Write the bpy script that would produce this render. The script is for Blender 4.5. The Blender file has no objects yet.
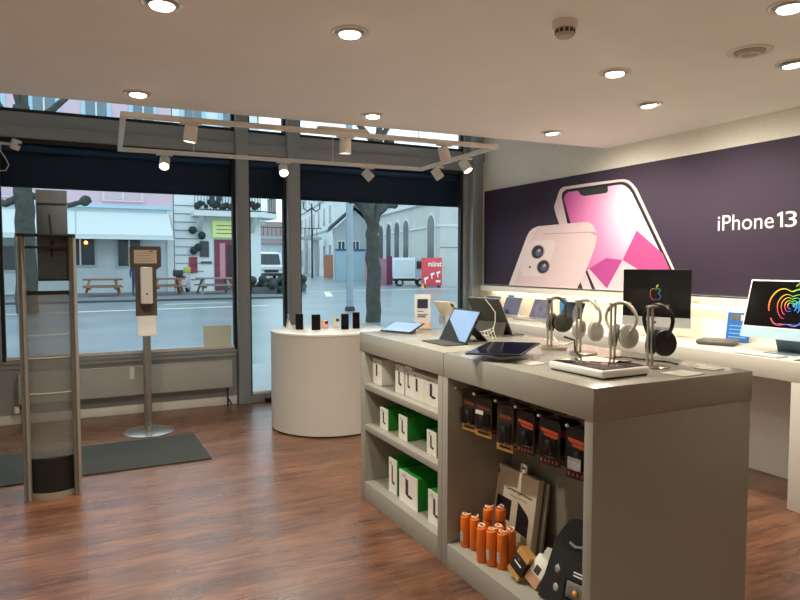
import bpy, bmesh, math, random
from mathutils import Vector, Matrix, Euler
random.seed(7)
SC = bpy.context.scene
COL = SC.collection
PI = math.pi

# ------------------------------------------------------------------ camera
F_PX, EYE = 647.0, 1.45
PITCH, YAW = math.atan(36 / 647.0), math.radians(26.3524)
cam_d = bpy.data.cameras.new('camera')
cam_d.sensor_width = 36.0
cam_d.lens = F_PX / 800 * 36.0
cam_d.clip_end = 600
cam = bpy.data.objects.new('camera', cam_d)
COL.objects.link(cam)
cam.location = (0, 0, EYE)
cam.rotation_euler = (PI / 2 - PITCH, 0, -YAW)
SC.camera = cam

# ------------------------------------------------------------------ materials
def lin(c):
    return tuple((v / 12.92 if v <= .04045 else ((v + .055) / 1.055) ** 2.4) for v in (x / 255 for x in c))

MATS = {}
def mat(name, rgb, rough=.5, metal=0.0, var=.06, scale=18.0, bump=0.0, spec=.5, emit=None, es=0.0, coat=0.0, srgb=True):
    """procedural material: a base colour broken up by object-space noise"""
    if name in MATS:
        return MATS[name]
    m = bpy.data.materials.new(name); m.use_nodes = True
    nt = m.node_tree; b = nt.nodes['Principled BSDF']
    c = lin(rgb) if srgb else rgb
    tc = nt.nodes.new('ShaderNodeTexCoord')
    nz = nt.nodes.new('ShaderNodeTexNoise'); nz.inputs['Scale'].default_value = scale; nz.inputs['Detail'].default_value = 3
    nt.links.new(tc.outputs['Object'], nz.inputs['Vector'])
    rp = nt.nodes.new('ShaderNodeValToRGB')
    rp.color_ramp.elements[0].position = .3; rp.color_ramp.elements[1].position = .7
    rp.color_ramp.elements[0].color = tuple(max(0, v * (1 - var)) for v in c) + (1,)
    rp.color_ramp.elements[1].color = tuple(min(1, v * (1 + var)) for v in c) + (1,)
    nt.links.new(nz.outputs['Fac'], rp.inputs['Fac'])
    nt.links.new(rp.outputs['Color'], b.inputs['Base Color'])
    b.inputs['Roughness'].default_value = rough
    b.inputs['Metallic'].default_value = metal
    b.inputs['Specular IOR Level'].default_value = spec
    if coat: b.inputs['Coat Weight'].default_value = coat
    if emit:
        b.inputs['Emission Color'].default_value = lin(emit) + (1,)
        b.inputs['Emission Strength'].default_value = es
    if bump:
        bp = nt.nodes.new('ShaderNodeBump'); bp.inputs['Strength'].default_value = bump; bp.inputs['Distance'].default_value = .002
        nt.links.new(nz.outputs['Fac'], bp.inputs['Height']); nt.links.new(bp.outputs['Normal'], b.inputs['Normal'])
    MATS[name] = m
    return m

def glass_mat(name, tint, refl=.06, haze=0.0, hazecol=(200, 200, 200)):
    m = bpy.data.materials.new(name); m.use_nodes = True
    nt = m.node_tree; nt.nodes.remove(nt.nodes['Principled BSDF'])
    out = nt.nodes['Material Output']
    tr = nt.nodes.new('ShaderNodeBsdfTransparent'); tr.inputs['Color'].default_value = tint + (1,)
    gl = nt.nodes.new('ShaderNodeBsdfGlossy'); gl.inputs['Roughness'].default_value = .02
    fr = nt.nodes.new('ShaderNodeLayerWeight'); fr.inputs['Blend'].default_value = refl
    mx = nt.nodes.new('ShaderNodeMixShader')
    nt.links.new(fr.outputs['Fresnel'], mx.inputs['Fac'])
    nt.links.new(tr.outputs[0], mx.inputs[1]); nt.links.new(gl.outputs[0], mx.inputs[2])
    last = mx
    if haze:
        df = nt.nodes.new('ShaderNodeBsdfDiffuse'); df.inputs['Color'].default_value = lin(hazecol) + (1,)
        nz = nt.nodes.new('ShaderNodeTexNoise'); nz.inputs['Scale'].default_value = 3
        tc = nt.nodes.new('ShaderNodeTexCoord'); nt.links.new(tc.outputs['Object'], nz.inputs['Vector'])
        mm = nt.nodes.new('ShaderNodeMath'); mm.operation = 'MULTIPLY'; mm.inputs[1].default_value = haze * 2
        nt.links.new(nz.outputs['Fac'], mm.inputs[0])
        m2 = nt.nodes.new('ShaderNodeMixShader')
        nt.links.new(mm.outputs[0], m2.inputs['Fac']); nt.links.new(mx.outputs[0], m2.inputs[1]); nt.links.new(df.outputs[0], m2.inputs[2])
        last = m2
    nt.links.new(last.outputs[0], out.inputs['Surface'])
    return m

def floor_mat():
    m = bpy.data.materials.new('wood_plank_floor'); m.use_nodes = True
    nt = m.node_tree; b = nt.nodes['Principled BSDF']; N = nt.nodes.new; L = nt.links.new
    tc = N('ShaderNodeTexCoord'); br = N('ShaderNodeTexBrick')
    br.offset = .37; br.inputs['Scale'].default_value = 1; br.inputs['Mortar Size'].default_value = .0016
    br.inputs['Brick Width'].default_value = 1.25; br.inputs['Row Height'].default_value = .13
    br.inputs['Color1'].default_value = (.0, .0, .0, 1); br.inputs['Color2'].default_value = (1, 1, 1, 1); br.inputs['Mortar'].default_value = (.3, .3, .3, 1)
    L(tc.outputs['Object'], br.inputs['Vector'])
    mp = N('ShaderNodeMapping'); mp.inputs['Scale'].default_value = (3.0, 24, 1); L(tc.outputs['Object'], mp.inputs['Vector'])
    nz = N('ShaderNodeTexNoise'); nz.inputs['Scale'].default_value = 1.5; nz.inputs['Detail'].default_value = 8; nz.inputs['Roughness'].default_value = .65
    nz.inputs['Distortion'].default_value = .8
    L(mp.outputs[0], nz.inputs['Vector'])
    mp2 = N('ShaderNodeMapping'); mp2.inputs['Scale'].default_value = (2.2, 6, 1); L(tc.outputs['Object'], mp2.inputs['Vector'])
    n2 = N('ShaderNodeTexNoise'); n2.inputs['Scale'].default_value = 1.0; n2.inputs['Detail'].default_value = 5; L(mp2.outputs[0], n2.inputs['Vector'])
    a = N('ShaderNodeMath'); a.operation = 'MULTIPLY_ADD'; a.inputs[1].default_value = .16; L(br.outputs['Color'], a.inputs[0]); L(nz.outputs['Fac'], a.inputs[2])
    a2 = N('ShaderNodeMath'); a2.operation = 'MULTIPLY_ADD'; a2.inputs[1].default_value = .5; L(n2.outputs['Fac'], a2.inputs[0]); L(a.outputs[0], a2.inputs[2])
    rp = N('ShaderNodeValToRGB'); e = rp.color_ramp.elements
    e[0].position = .55; e[0].color = lin((66, 40, 29)) + (1,)
    e[1].position = 1.05; e[1].color = lin((132, 88, 62)) + (1,)
    x = e.new(.8); x.color = lin((103, 66, 47)) + (1,)
    L(a2.outputs[0], rp.inputs['Fac'])
    mx = N('ShaderNodeMix'); mx.data_type = 'RGBA'; mx.blend_type = 'MULTIPLY'
    L(br.outputs['Fac'], mx.inputs['Factor']); L(rp.outputs['Color'], mx.inputs['A']); mx.inputs['B'].default_value = (.45, .4, .38, 1)
    L(mx.outputs['Result'], b.inputs['Base Color'])
    rr = N('ShaderNodeMapRange'); rr.inputs['To Min'].default_value = .20; rr.inputs['To Max'].default_value = .38
    L(n2.outputs['Fac'], rr.inputs['Value']); L(rr.outputs[0], b.inputs['Roughness'])
    b.inputs['Specular IOR Level'].default_value = .85
    bp = N('ShaderNodeBump'); bp.inputs['Strength'].default_value = .18; bp.inputs['Distance'].default_value = .002
    L(nz.outputs['Fac'], bp.inputs['Height']); L(bp.outputs[0], b.inputs['Normal'])
    return m

def print_pink_mat():
    """the printed screen picture of the poster: a pink print that fades out from a white spot (poster coordinates: y along the wall, z up)"""
    m = bpy.data.materials.new('pink_print'); m.use_nodes = True
    nt = m.node_tree; b = nt.nodes['Principled BSDF']; N = nt.nodes.new; L = nt.links.new
    tc = N('ShaderNodeTexCoord'); vm = N('ShaderNodeVectorMath'); vm.operation = 'DISTANCE'
    sp = N('ShaderNodeSeparateXYZ'); cb = N('ShaderNodeCombineXYZ'); L(tc.outputs['Object'], sp.inputs[0])
    L(sp.outputs['Y'], cb.inputs['Y']); L(sp.outputs['Z'], cb.inputs['Z'])
    L(cb.outputs[0], vm.inputs[0]); vm.inputs[1].default_value = GLOW
    rp = N('ShaderNodeValToRGB'); e = rp.color_ramp.elements
    e[0].position = .08; e[0].color = lin((255, 248, 250)) + (1,)
    e[1].position = 1.0; e[1].color = lin((206, 84, 164)) + (1,)
    x = e.new(.28); x.color = lin((252, 222, 234)) + (1,)
    x = e.new(.55); x.color = lin((242, 160, 204)) + (1,)
    x = e.new(.80); x.color = lin((232, 124, 184)) + (1,)
    ms = N('ShaderNodeMath'); ms.operation = 'MULTIPLY'; ms.inputs[1].default_value = .85; L(vm.outputs['Value'], ms.inputs[0])
    L(ms.outputs[0], rp.inputs['Fac']); L(rp.outputs['Color'], b.inputs['Base Color'])
    b.inputs['Roughness'].default_value = .5
    return m

def rainbow_mat(name, strength):
    """screen picture: hue runs round the outline"""
    m = bpy.data.materials.new(name); m.use_nodes = True
    nt = m.node_tree; b = nt.nodes['Principled BSDF']; N = nt.nodes.new; L = nt.links.new
    tc = N('ShaderNodeTexCoord'); sp = N('ShaderNodeSeparateXYZ'); L(tc.outputs['Generated'], sp.inputs[0])
    rp = N('ShaderNodeValToRGB'); e = rp.color_ramp.elements
    cols = [(214, 60, 130), (240, 80, 60), (248, 190, 60), (120, 214, 90), (50, 150, 240), (120, 70, 200)]
    e[0].position = 0; e[0].color = lin(cols[0]) + (1,); e[1].position = 1; e[1].color = lin(cols[5]) + (1,)
    for k in range(1, 5):
        x = e.new(k / 5); x.color = lin(cols[k]) + (1,)
    sx_ = N('ShaderNodeMath'); sx_.operation = 'SUBTRACT'; sx_.inputs[1].default_value = .5; L(sp.outputs['X'], sx_.inputs[0])
    sz_ = N('ShaderNodeMath'); sz_.operation = 'SUBTRACT'; sz_.inputs[1].default_value = .45; L(sp.outputs['Z'], sz_.inputs[0])
    at_ = N('ShaderNodeMath'); at_.operation = 'ARCTAN2'; L(sx_.outputs[0], at_.inputs[0]); L(sz_.outputs[0], at_.inputs[1])
    a = N('ShaderNodeMapRange'); a.inputs['From Min'].default_value = -PI; a.inputs['From Max'].default_value = PI; L(at_.outputs[0], a.inputs['Value'])
    L(a.outputs[0], rp.inputs['Fac'])
    L(rp.outputs['Color'], b.inputs['Emission Color']); b.inputs['Emission Strength'].default_value = strength
    b.inputs['Base Color'].default_value = (0.02, .02, .02, 1)
    return m

# ------------------------------------------------------------------ mesh builder
class MB:
    def __init__(s): s.b = bmesh.new()
    def _add(s, verts, faces, mi=0, M=None, smooth=True):
        vs = [s.b.verts.new((M @ Vector(v)) if M else Vector(v)) for v in verts]
        out = []
        for f in faces:
            try:
                fc = s.b.faces.new([vs[i] for i in f]); fc.material_index = mi; fc.smooth = smooth; out.append(fc)
            except ValueError: pass
        return vs, out
    def box(s, a, b, mi=0, bev=0.0, M=None, seg=2):
        x0, x1 = sorted((a[0], b[0])); y0, y1 = sorted((a[1], b[1])); z0, z1 = sorted((a[2], b[2]))
        v = [(x0,y0,z0),(x1,y0,z0),(x1,y1,z0),(x0,y1,z0),(x0,y0,z1),(x1,y0,z1),(x1,y1,z1),(x0,y1,z1)]
        f = [(3,2,1,0),(4,5,6,7),(0,1,5,4),(1,2,6,5),(2,3,7,6),(3,0,4,7)]
        vs, fs = s._add(v, f, mi, M)
        if bev:
            ed = list({e for fc in fs for e in fc.edges})
            r = bmesh.ops.bevel(s.b, geom=ed, offset=min(bev, .45*min(x1-x0, y1-y0, z1-z0)), segments=seg, profile=.5, affect='EDGES')
            for fc in r['faces']: fc.material_index = mi; fc.smooth = True
        return s
    def prism(s, poly, ext, mi=0, M=None):
        """planar polygon (3D points) extruded along ext"""
        n = len(poly); e = Vector(ext)
        v = [Vector(p) for p in poly] + [Vector(p) + e for p in poly]
        f = [tuple(range(n))[::-1], tuple(range(n, 2*n))] + [(i, (i+1) % n, n + (i+1) % n, n + i) for i in range(n)]
        s._add(v, f, mi, M); return s
    def lathe(s, prof, n=32, c=(0,0,0), mi=0, M=None, sx=1, sy=1):
        v, f = [], []
        for r, z in prof:
            for k in range(n):
                a = 2*PI*k/n
                v.append((c[0] + sx*r*math.cos(a), c[1] + sy*r*math.sin(a), c[2] + z))
        for i in range(len(prof)-1):
            for k in range(n):
                f.append((i*n+k, i*n+(k+1) % n, (i+1)*n+(k+1) % n, (i+1)*n+k))
        if prof[0][0] > 1e-6: f.append(tuple(range(n))[::-1])
        if prof[-1][0] > 1e-6: f.append(tuple(range((len(prof)-1)*n, len(prof)*n)))
        s._add(v, f, mi, M); return s
    def tube(s, pts, r, n=8, closed=False, mi=0, M=None, flat=1.0):
        pts = [Vector(p) for p in pts]; m = len(pts)
        rs = r if isinstance(r, (list, tuple)) else [r]*m
        v, f = [], []; up = Vector((0,0,1)); prev = None
        for i, p in enumerate(pts):
            if closed: t = pts[(i+1) % m] - pts[i-1]
            else: t = pts[min(i+1, m-1)] - pts[max(i-1, 0)]
            t.normalize()
            if prev is None:
                a = t.cross(up)
                if a.length < .05: a = t.cross(Vector((1,0,0)))
            else:
                a = prev - t*prev.dot(t)
                if a.length < 1e-4: a = t.cross(up)
            a.normalize(); prev = a.copy(); b2 = t.cross(a)
            for k in range(n):
                an = 2*PI*k/n
                v.append(p + a*math.cos(an)*rs[i] + b2*math.sin(an)*rs[i]*flat)
        for i in range(m if closed else m-1):
            for k in range(n):
                j = (i+1) % m
                f.append((i*n+k, i*n+(k+1) % n, j*n+(k+1) % n, j*n+k))
        if not closed:
            f.append(tuple(range(n))[::-1]); f.append(tuple(range((m-1)*n, m*n)))
        s._add(v, f, mi, M); return s
    def cyl(s, p0, p1, r, r1=None, n=20, mi=0, M=None):
        return s.tube([p0, p1], [r, r if r1 is None else r1], n, False, mi, M)
    def ball(s, c, r, mi=0, n=14, M=None, sc=(1,1,1)):
        prof = [(max(0, r*math.sin(PI*i/n))*1.0, -r*math.cos(PI*i/n)) for i in range(n+1)]
        T = Matrix.Translation(c) @ Matrix.Diagonal((sc[0], sc[1], sc[2], 1))
        prof[0] = (1e-5, -r); prof[-1] = (1e-5, r)
        s.lathe(prof, n*2, (0,0,0), mi, (M @ T) if M else T); return s
    def quad(s, p, mi=0): s._add(p, [tuple(range(len(p)))], mi); return s
    def build(s, name, mats, parent=None):
        b = s.b
        bmesh.ops.remove_doubles(b, verts=b.verts, dist=1e-6)
        bmesh.ops.recalc_face_normals(b, faces=b.faces)
        for e in b.edges:
            if len(e.link_faces) == 2:
                e.smooth = e.calc_face_angle(0) < math.radians(38)
        me = bpy.data.meshes.new(name); b.to_mesh(me); b.free()
        for m in (mats if isinstance(mats, (list, tuple)) else [mats]): me.materials.append(m)
        o = bpy.data.objects.new(name, me); COL.objects.link(o)
        if parent is not None: o.parent = parent
        return o

def tag(o, label, cat, group=None):
    o['label'] = label; o['category'] = cat
    if group: o['group'] = group
    return o
def thing(name, label, cat, loc=(0,0,0), rz=0, group=None, rot=None):
    o = bpy.data.objects.new(name, None); COL.objects.link(o); o.empty_display_size = .1
    o.location = loc; o.rotation_euler = rot if rot else (0, 0, rz)
    return tag(o, label, cat, group)
def struct(o): o['kind'] = 'structure'; return o
def kids(o): return [c for c in list(bpy.data.objects) if c.parent is o]
def dup(o, label=None, loc=None, rz=None, parent=None):
    c = o.copy(); COL.objects.link(c)
    if parent is not None: c.parent = parent
    if label: c['label'] = label
    if loc is not None: c.location = loc
    if rz is not None: c.rotation_euler = (0, 0, rz)
    for k in kids(o): dup(k, parent=c)
    return c
def text(name, body, m, parent, M, width=None, height=None, depth=.0008, bold=0.0):
    cu = bpy.data.curves.new(name, 'FONT'); cu.body = body; cu.size = 1; cu.extrude = 0; cu.offset = bold
    cu.align_x = 'CENTER'; cu.align_y = 'CENTER'; cu.resolution_u = 4
    t = bpy.data.objects.new(name, cu); COL.objects.link(t)
    bpy.context.view_layer.update()
    dg = bpy.context.evaluated_depsgraph_get()
    me = bpy.data.meshes.new_from_object(t.evaluated_get(dg)); me.name = name
    bpy.data.objects.remove(t)
    xs = [v.co.x for v in me.vertices]; ys = [v.co.y for v in me.vertices]
    w, h = max(xs)-min(xs), max(ys)-min(ys); cx, cy = (max(xs)+min(xs))/2, (max(ys)+min(ys))/2
    sx = width/w if width else None; sy = height/h if height else None
    sx = sx or sy; sy = sy or sx
    me.transform(M @ Matrix.Diagonal((sx, sy, 1, 1)) @ Matrix.Translation((-cx, -cy, 0)))
    me.materials.clear(); me.materials.append(m)
    o = bpy.data.objects.new(name, me); COL.objects.link(o); o.parent = parent
    return o
def frame_m(o, x, y):
    """matrix whose x, y columns are the given directions, origin o"""
    x = Vector(x).normalized(); y = Vector(y).normalized(); z = x.cross(y)
    return Matrix(((x[0], y[0], z[0], o[0]), (x[1], y[1], z[1], o[1]), (x[2], y[2], z[2], o[2]), (0,0,0,1)))

# ------------------------------------------------------------------ palette
GLOW = (0, 4.0, 1.95)
white = mat('white_paint', (232, 226, 216), .55, var=.02)
white_gloss = mat('white_gloss', (240, 238, 232), .25, var=.01)
ceil_m = mat('ceiling_paint', (250, 246, 238), .8, var=.015, scale=4)
wall_m = mat('cream_wall_paint', (244, 238, 225), .7, var=.02)
grey_lam = mat('grey_laminate', (150, 145, 135), .42, var=.02)
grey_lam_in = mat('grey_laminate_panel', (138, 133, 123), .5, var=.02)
counter_m = mat('counter_laminate', (154, 149, 139), .20, var=.015)
alu = mat('brushed_aluminium', (178, 176, 170), .32, .9, .04, 60)
steel = mat('satin_steel', (184, 183, 180), .28, .95, .03, 40)
frame_g = mat('window_frame_grey', (156, 162, 164), .45, .2, .03)
frame_d = mat('dark_gasket', (30, 34, 38), .5)
parapet_m = mat('parapet_grey', (160, 163, 160), .55, .0, .03)
black = mat('black_plastic', (18, 18, 19), .4, var=.1)
black_m = mat('black_matte', (24, 24, 25), .75, var=.1)
black_gl = mat('black_glass', (8, 8, 10), .06, var=0)
dgrey = mat('dark_grey_cover', (58, 55, 50), .7, var=.08, scale=60)
screen_blk = mat('black_screen', (5, 5, 7), .12, var=0)
silver = mat('silver_shell', (200, 200, 200), .35, .6, .02)
orange = mat('orange_casing', (222, 112, 28), .42, var=.04)
orange_p = mat('orange_print', (226, 88, 34), .6, var=.05)
green_p = mat('green_carton', (18, 140, 34), .55, var=.03)
card_w = mat('white_carton', (236, 232, 222), .55, var=.02)
card_c = mat('cream_carton', (226, 210, 186), .55, var=.02)
kraft = mat('kraft_carton', (186, 138, 72), .6, var=.06)
navy = mat('navy_blind_fabric', (8, 34, 62), .55, var=.12, scale=3)
glow = mat('lamp_lens', (255, 246, 232), .4, var=0, emit=(255, 240, 214), es=9)
cable_b = mat('black_cable', (22, 21, 20), .5)
cable_w = mat('white_cable', (222, 216, 204), .5)
def paper_mat(name, rgb):
    m = bpy.data.materials.new(name); m.use_nodes = True
    nt = m.node_tree; b = nt.nodes['Principled BSDF']; b.inputs['Roughness'].default_value = .7
    nz = nt.nodes.new('ShaderNodeTexNoise'); nz.inputs['Scale'].default_value = 20
    mc = nt.nodes.new('ShaderNodeMix'); mc.data_type = 'RGBA'; nt.links.new(nz.outputs['Fac'], mc.inputs['Factor'])
    c = lin(rgb); mc.inputs['A'].default_value = c + (1,); mc.inputs['B'].default_value = tuple(v*.92 for v in c) + (1,)
    nt.links.new(mc.outputs['Result'], b.inputs['Base Color'])
    t = nt.nodes.new('ShaderNodeBsdfTranslucent'); t.inputs['Color'].default_value = c + (1,)
    mx = nt.nodes.new('ShaderNodeMixShader'); mx.inputs[0].default_value = .55
    nt.links.new(b.outputs[0], mx.inputs[1]); nt.links.new(t.outputs[0], mx.inputs[2]); nt.links.new(mx.outputs[0], nt.nodes['Material Output'].inputs['Surface'])
    return m
acryl = glass_mat('clear_acrylic', (.93, .93, .92), .1)
gate_pl = glass_mat('smoked_acrylic', (.70, .69, .68), .12, .22, (176, 174, 170))
pane_m = glass_mat('window_glass', (.94, .97, .97), .05)

# ------------------------------------------------------------------ setting
WY = 6.75            # window wall
RX = 4.42            # right wall
LX, BY = -3.2, -3.2  # left wall, back wall
CZ = 2.52
m = MB(); m.box((LX, BY, -.10), (RX, WY+.12, 0)); f = m.build('floor', floor_mat()); struct(f)
m = MB(); m.prism([(LX, BY, CZ), (RX, BY, CZ), (RX, 4.59, CZ), (LX, 4.93, CZ)], (0, 0, .14)); struct(m.build('ceiling', ceil_m))
m = MB(); m.box((LX, 4.3, 3.2), (RX, WY+.12, 3.3)); struct(m.build('ceiling_upper', ceil_m))
m = MB(); m.prism([(LX, 4.93, CZ+.14), (RX, 4.59, CZ+.14), (RX, 4.49, CZ+.14), (LX, 4.83, CZ+.14)], (0, 0, .54)); struct(m.build('wall_bulkhead', ceil_m))
m = MB(); m.box((RX+.02, BY, 0), (RX+.2, WY+.12, 3.3)); struct(m.build('wall_right', wall_m))
m = MB(); m.box((RX, BY, 0), (RX+.02, WY, 2.68)); struct(m.build('trim_wall_cladding', wall_m))
m = MB(); m.box((LX-.2, BY, 0), (LX, WY+.12, 3.3)); struct(m.build('wall_left', wall_m))
m = MB(); m.box((LX, BY-.2, 0), (RX, BY, 3.3)); struct(m.build('wall_back', wall_m))
# window wall: parapet, mullions, transom, head
m = MB(); m.box((LX, WY-.02, 0), (1.44, WY+.1, .54)); m.box((LX, WY-.035, .50), (1.44, WY-.02, .54), bev=.004)
struct(m.build('wall_parapet', parapet_m))
m = MB(); m.box((LX, WY-.045, .54), (1.445, WY+.1, .572), bev=.006); struct(m.build('trim_sill', frame_g))
m = MB(); m.box((LX, WY-.035, 0), (1.44, WY-.02, .085), bev=.003); struct(m.build('baseboard_window', white))
m = MB(); m.box((LX, WY-.06, 2.57), (4.17, WY+.1, 2.68), bev=.006); m.box((LX, WY-.03, 2.68), (4.17, WY+.1, 2.80), bev=.006)
struct(m.build('trim_transom', frame_g))
for i, (x0, x1) in enumerate([(1.45, 1.575), (1.985, 2.12)]):
    m = MB(); m.box((x0, WY-.09, 0), (x1, WY+.1, 3.2), bev=.006); struct(m.build('trim_mullion_%d' % (i+1), frame_g))
m = MB(); m.box((-.70, WY-.07, .57), (-.635, WY+.08, 3.2), bev=.006); struct(m.build('trim_mullion_3', frame_g))
m = MB(); m.box((4.185, WY-.05, 0), (4.25, WY+.1, 3.2), bev=.005); m.box((4.25, WY-.14, 0), (4.335, WY+.1, 3.2), bev=.006); m.box((4.335, WY-.05, 0), (4.36, WY+.1, 3.2)); m.box((4.36, WY-.10, 0), (RX+.02, WY+.1, 3.2), bev=.005)
struct(m.build('trim_corner_column', frame_g))
def window(n, x0, x1, z0):
    fr = MB()
    w = .03
    for a, b in (((x0, WY-.02, z0), (x0+w, WY+.04, 3.2)), ((x1-w, WY-.02, z0), (x1, WY+.04, 3.2)),
                 ((x0+w, WY-.02, 2.53), (x1-w, WY+.04, 2.57)), ((x0+w, WY-.02, 2.80), (x1-w, WY+.04, 2.83))):
        fr.box(a, b)
    o = struct(fr.build('window_%d' % n, frame_d))
    g = MB(); g.box((x0+w, WY+.005, z0+w), (x1-w, WY+.011, 2.53)); g.build('pane', pane_m, o)
    g = MB(); g.box((x0+w, WY+.005, 2.83), (x1-w, WY+.011, 3.2)); g.build('pane', pane_m, o)
    MB().box((x0+w, WY-.02, z0), (x1-w, WY+.04, z0+w)).build('bottom_rail', frame_g, o)
    bd = MB(); bd.box((x0+w, WY-.024, z0+.012), (x1-w, WY+.003, z0+w+.010)); bd.build('glazing_bead', white, o)
window(1, -.635, 1.45, .572)
window(2, 1.575, 1.985, .07)
window(3, 2.12, 4.185, .07)
window(4, LX, -.70, .572)
m = MB(); m.box((1.575, WY-.05, 0), (1.985, WY+.1, .07)); m.box((2.12, WY-.05, 0), (4.185, WY+.1, .07)); struct(m.build('trim_threshold', frame_g))

# ------------------------------------------------------------------ radiator and small wall gear
r = thing('radiator', 'long grey panel radiator on the wall under the window sill', 'radiator', (-.51, 6.60, .20))
m = MB(); m.box((0, 0, 0), (1.88, .025, .27), bev=.006); m.box((0, .03, .01), (1.88, .08, .26), bev=.004); m.box((0, 0, .262), (1.88, .08, .275), bev=.003)
m.build('panel', mat('radiator_enamel', (182, 183, 178), .4, var=.02), r)
m = MB(); m.cyl((.02, .05, 0), (.02, .05, -.05), .016); m.cyl((.02, .05, -.05), (.02, .05, -.2), .008); m.build('supply_pipe', dgrey, r)
m = MB(); m.lathe([(.017, -.055), (.022, -.05), (.022, 0), (.017, .006)], 16, (-.02, .05, -.03)); m.build('thermostat_valve', white_gloss, r)
m = MB(); m.cyl((1.84, .05, 0), (1.84, .05, -.2), .009); m.tube([(1.84, .05, -.12), (1.86, .03, -.15), (1.88, .05, -.19)], .007); m.build('return_pipe', dgrey, r)
m = MB(); m.box((-.022, -.012, 0), (.022, 0, .115), bev=.006); o = m.build('wall_switch', white_gloss); o.location = (.425, 6.60, .355)
tag(o, 'small upright white sensor clipped on the radiator front', 'sensor')
o = MB().box((0, 0, 0), (.075, .05, .05), bev=.005).build('power_socket_box', black); o.location = (1.72, 6.63, 0)
tag(o, 'small black box on the floor at the foot of the narrow window', 'socket box')
o = MB().box((0, 0, 0), (.28, .0015, .215)).build('paper_notice', paper_mat('thin_paper', (232, 224, 204))); o.location = (1.115, WY+.003, .605)
tag(o, 'beige paper notice stuck low on the big window', 'notice')
cm = thing('security_camera', 'small white camera on a thin arm high in front of the window', 'camera', (-.47, 6.6, 2.49))
M = Euler((.3, .25, .4)).to_matrix().to_4x4()
MB().box((-.035, -.035, -.045), (.035, .035, .045), bev=.01, M=M).build('housing', white_gloss, cm)
MB().cyl((.018, -.045, .012), (.018, -.030, .012), .012, M=M).build('lens', black_gl, cm)
MB().cyl((-.25, .0, .01), (-.03, 0, .0), .011, n=12).build('arm', white, cm)
MB().tube([(-.11, 0, 0), (-.115, 0, -.06), (-.075, 0, -.13), (-.055, 0, -.18), (-.08, 0, -.23), (-.14, 0, -.235)], .005, 6).build('cable', cable_w, cm)
MB().box((-.27, -.02, -.03), (-.24, .10, .05), bev=.004).build('bracket', white, cm)

# ------------------------------------------------------------------ blinds behind the glass
def blind(x0, x1, label):
    b = thing('roller_blind', label, 'blind', ((x0+x1)/2, 6.88, 2.16), group='dark blinds half lowered outside the windows')
    w = (x1-x0)/2
    prof = [(0, 0), (.012, .05), (.004, .12), (.016, .17), (.006, .24), (.0, .34), (.012, .42), (.012, .43), (.004, .34), (.010, .24), (.020, .17), (.008, .12), (.016, .05), (.004, 0)]
    MB().prism([(-w, y, z) for y, z in prof], (2*w, 0, 0)).build('fabric', navy, b)
    MB().box((-w, -.012, -.012), (w, .018, .006), bev=.005).build('bottom_bar', frame_d, b)
    MB().cyl((-w, -.04, .35), (w, -.04, .35), .045, n=18).build('roller', mat('navy_roller_highlight', (26, 58, 92), .3, .2), b)  # roller brighter than the fabric, painting in the blue highlight line
blind(LX, 1.50, 'wide dark navy blind behind the big left window')
blind(1.54, 2.03, 'narrow dark navy blind behind the slim middle window')
blind(2.07, 4.30, 'dark navy blind behind the right-hand window')

# ------------------------------------------------------------------ floor mat
o = MB().box((-1.0, -.39, 0), (1.0, .39, .012), bev=.004).build('door_mat', mat('mat_pile', (52, 54, 50), .95, var=.25, scale=90, bump=.6))
o.location = (-.155, 5.245, .0); o.rotation_euler = (0, 0, math.radians(.8))
tag(o, 'dark grey door mat flat on the wooden floor', 'mat')

# ------------------------------------------------------------------ security gate
g = thing('security_gate', 'tall anti-theft antenna of smoked acrylic between two metal posts', 'security gate', (-.176, 4.53, 0))
post_m = mat('taupe_anodised_metal', (150, 142, 130), .4, .3, .04, 30)
post_d = mat('dark_post_metal', (96, 92, 86), .4, .3, .04, 30)
for sx in (-1, 1):
    m = MB(); x = sx*.138
    m.lathe([(.024, 0), (.024, 1.615)], 20, (x, 0, 0), sx=.95, sy=2.2)
    m.box((x-.006, -.062, .0), (x+.006, -.045, 1.615), 1)
    m.build('post', [post_m, post_d], g)
def curve_panel(z0, z1, y, bow, t=.006, w=.118, n=10):
    mb = MB(); pl = [(w*(2*i/n-1), y - bow*(1-(2*i/n-1)**2), z0) for i in range(n+1)]
    pl += [(p[0], p[1]+t, z0) for p in reversed(pl)]
    return mb.prism(pl, (0, 0, z1-z0))
curve_panel(.25, 1.262, 0, .02).build('acrylic_panel', gate_pl, g)
curve_panel(.035, .25, -.005, .045, .05).build('base_cover', black, g)
curve_panel(0, .035, -.01, .05, .07).build('base_plinth', post_m, g)
MB().box((-.16, -.055, 1.615), (.16, .055, 1.635), bev=.006).build('top_cap', frame_d, g)
curve_panel(1.545, 1.56, 0, .01, .012).build('crossbar', frame_d, g)
curve_panel(1.26, 1.285, 0, .01, .014).build('crossbar', black, g)
for z in (1.01, .87, .65): curve_panel(z, z+.006, -.006, .02, .003).build('seam_line', mat('pale_line', (196, 190, 180), .4), g)
curve_panel(1.285, 1.545, 0.01, .0, .004).build('upper_acrylic', acryl, g)
sb = MB(); sb.box((-.052, .03, 1.345), (.118, .045, 1.905), bev=.003); sb.box((-.052, .027, 1.825), (.118, .03, 1.905), 1)
sb = sb.build('sign_board', [mat('charcoal_board', (88, 94, 98), .6, var=.03), mat('charcoal_board_top', (108, 114, 118), .6)], g); sb['label'] = 'dark grey sign board held upright'
MB().prism([(.018, .029, 1.50), (.034, .029, 1.49), (.036, .029, 1.56), (.046, .029, 1.58), (.040, .029, 1.60), (.018, .029, 1.59)], (0, -.002, 0)).build('printed_mark', black, sb)
MB().box((.005, .029, 1.466), (.062, .028, 1.470)).build('printed_line', black_m, sb)
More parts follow.
